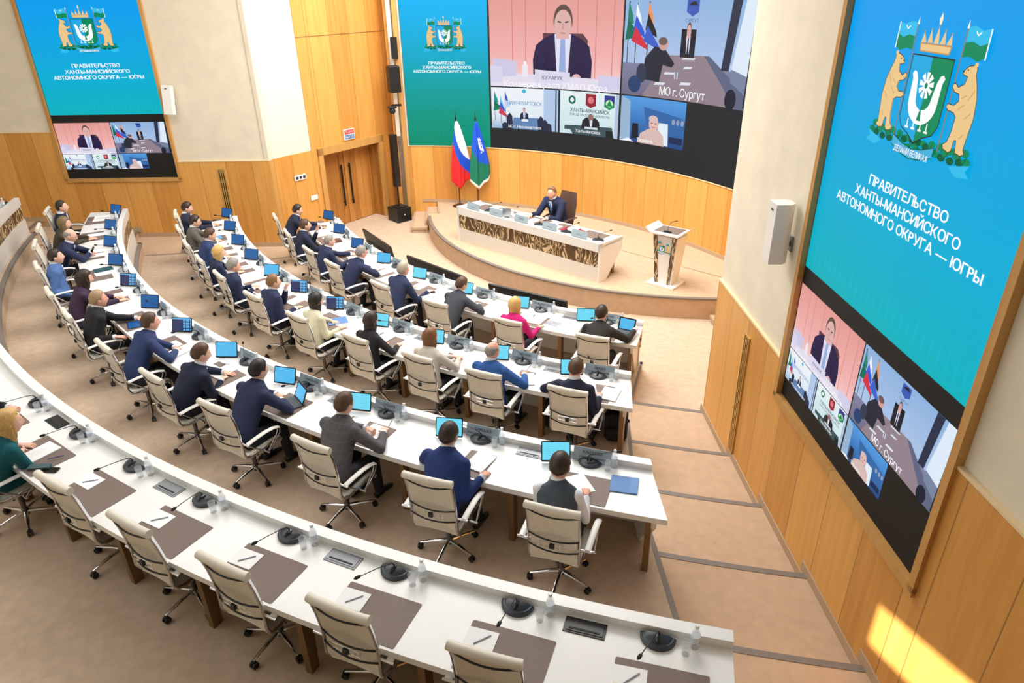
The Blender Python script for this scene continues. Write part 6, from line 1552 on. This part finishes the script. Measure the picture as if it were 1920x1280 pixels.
    f.poly([(.56, .02), (.60, .50), (.74, .50), (.76, .02)], (226, 238, 246)); f.poly([(.28, 0), (.32, .22), (.44, .34), (.60, .34), (.68, .22), (.70, 0)], (214, 186, 180)); f.ell(.52, .46, .075, .17, (226, 184, 176)); f.ell(.51, .57, .07, .07, (216, 190, 186))
    for e_ in (.49, .55): f.ell(e_, .47, .012, .014, (90, 60, 60), 8)
    f.line(.49, .385, .55, .385, .012*ky*.5, (150, 90, 96)); f.poly([(0, 0), (.14, .08), (.22, .0)], (240, 244, 250)); f.text('Тюмень', .40, .03, .08, (248, 250, 252), .26)
BLUES = ((0, (0, 178, 190)), (.30, (0, 172, 218)), (.65, (0, 160, 238)), (1, (0, 146, 234)))
GREENS = ((0, (0, 144, 112)), (.16, (0, 152, 130)), (.34, (0, 162, 168)), (.52, (0, 174, 216)), (.72, (0, 184, 250)), (1, (0, 180, 250)))
# ---- the two hanging side screens
def side_screen(side, PT, dirv, label):
    base = PT(1.32); rz = atan2(dirv.y, dirv.x)
    t = thing('side_screen', label, 'screen', (base.x, base.y, SB), rz)
    H_ = 4.70
    b = nb(); box(b, (0, -.002, H_/2), (2.66, .008, H_)); obj('display_panel', b, BLACKM, t)
    b = nb(); lay = b.loops.layers.uv.verify()
    for c, s_ in (((-1.365, -.03, H_/2), (.07, .07, H_+.10)), ((1.365, -.03, H_/2), (.07, .07, H_+.10)), ((0, -.03, -.045), (2.80, .07, .085)), ((0, -.03, H_+.04), (2.80, .07, .085))):
        uvbox(b, c, s_)
    obj('frame', b, TRIMW, t)
    a = Art(lambda x, y, l: (x*SS-1.32, -.0066-l, (y+1.653)*SS), .0001)
    backdrop(a, 0, 0, 3, 3.66, BLUES, None)
    for i in range(26):
        x = .06+i*.115; h = .16+.10*abs(sin(i*1.3)); y = .18
        for q in range(3): a.poly([(x, y+q*.75+.0), (x+.018, y+q*.75+h), (x+.036, y+q*.75), (x+.018, y+q*.75-h*.6)], ((0, 182-6*q, 206+9*q)), step=(i == 0 and q == 0))
    a.base = a.n
    coat_of_arms(Sub(a, 1.5, 1.50, 1.0, 1.0)); title(a, 1.547, .872, 2.325, .088, .140)
    video(a, .005, -1.0, 1.488, .80)
    a.build('picture', t)
    return t
side_screen('left', LW, LD, 'tall blue hanging screen with coat of arms on the far left wall')
side_screen('right', RW, RD, 'huge blue screen with coat of arms on the near right wall')
# ---- curved main screen
ms = thing('curved_main_screen', 'wide curved screen showing video conference pictures above the stage wall', 'screen', (SC.x + SR*cos(radians(46)), SC.y + SR*sin(radians(46)), 2.0))
inv = M.Translation(-V(ms.location)); DEG = degrees(1/SR)
def CS(x, y, l): return SP(70.45 - x*DEG, SR-.045-l, 2.0+y)
b = nb(); strip(b, [SP(a_, SR-.04).xy for a_ in [6.9 + (85.6-6.9)*i/90 for i in range(91)]], 2.0, 6.9, thick=.035); bmesh.ops.translate(b, verts=b.verts[:], vec=-V(ms.location)); obj('display_panel', b, BLACKM, ms)
a = Art(CS, .0003, .1)
x0 = -(85.55-70.45)/DEG
a.grad(0, 0, 7.6, 4.9, ((0, (38, 40, 44)), (1, (38, 40, 44))), 76, 4)
for q0 in (x0, 7.64):
    a.grad(q0, 0, q0+2.30, 4.9, GREENS, 23, 26)
    for i in range(20):
        x = q0+.08+i*.11; h = .15+.09*abs(sin(i*1.3))
        for q in range(4):
            y = .35+q*.72; a.poly([(x, y), (x+.016, y+h), (x+.032, y), (x+.016, y-h*.6)], ((0, 152+7*q, 128+26*q)), step=(i == 0 and q == 0))
    a.base = a.n
    e = Sub(a, q0+1.16, 2.38, .745, .775); coat_of_arms(e); title(a, q0+1.17, 1.865, 1.84, .068, .102)
video(a, .01, 1.565, 3.63, 2.03)
a.build('picture', ms, inv)
# ---- small printed things that share the drawing
le = Art(lambda x, y, l: (x*.22, -.178-l + (.30-y*.0)*0, y*.22+.70), .0006)
coat_of_arms(Sub(le, 0, .0, 1.0, 1.0)); le.V = [(x, -.131 - .0316*(z-.04)/.98 - .0015 - (abs(y)-.178), z) for x, y, z in le.V]
o = le.build('coat_of_arms', lec); pm = bpy.data.materials.new('printed_emblem'); pm.use_nodes = True
nt = pm.node_tree; at_ = nt.nodes.new('ShaderNodeAttribute'); at_.attribute_name = 'Col'; nt.links.new(at_.outputs['Color'], nt.nodes['Principled BSDF'].inputs['Base Color']); o.data.materials.clear(); o.data.materials.append(pm)
le = Art(lambda x, y, l: (x, -.0155-l, y), .0006)
le.rect(-.16, .01, .16, .115, (214, 60, 64)); le.text('ПОЖАР', 0, .035, .06, WHT, .27); le.rect(-.16, -.115, .16, -.01, (74, 128, 190)); le.text('ВЫХОД', 0, -.09, .06, WHT, .27)
o = le.build('sign_face', sg_); o.data.materials.clear(); o.data.materials.append(pm)
for o_, u_ in PROTOS:
    if not u_[0]: print('UNUSED', o_.name)
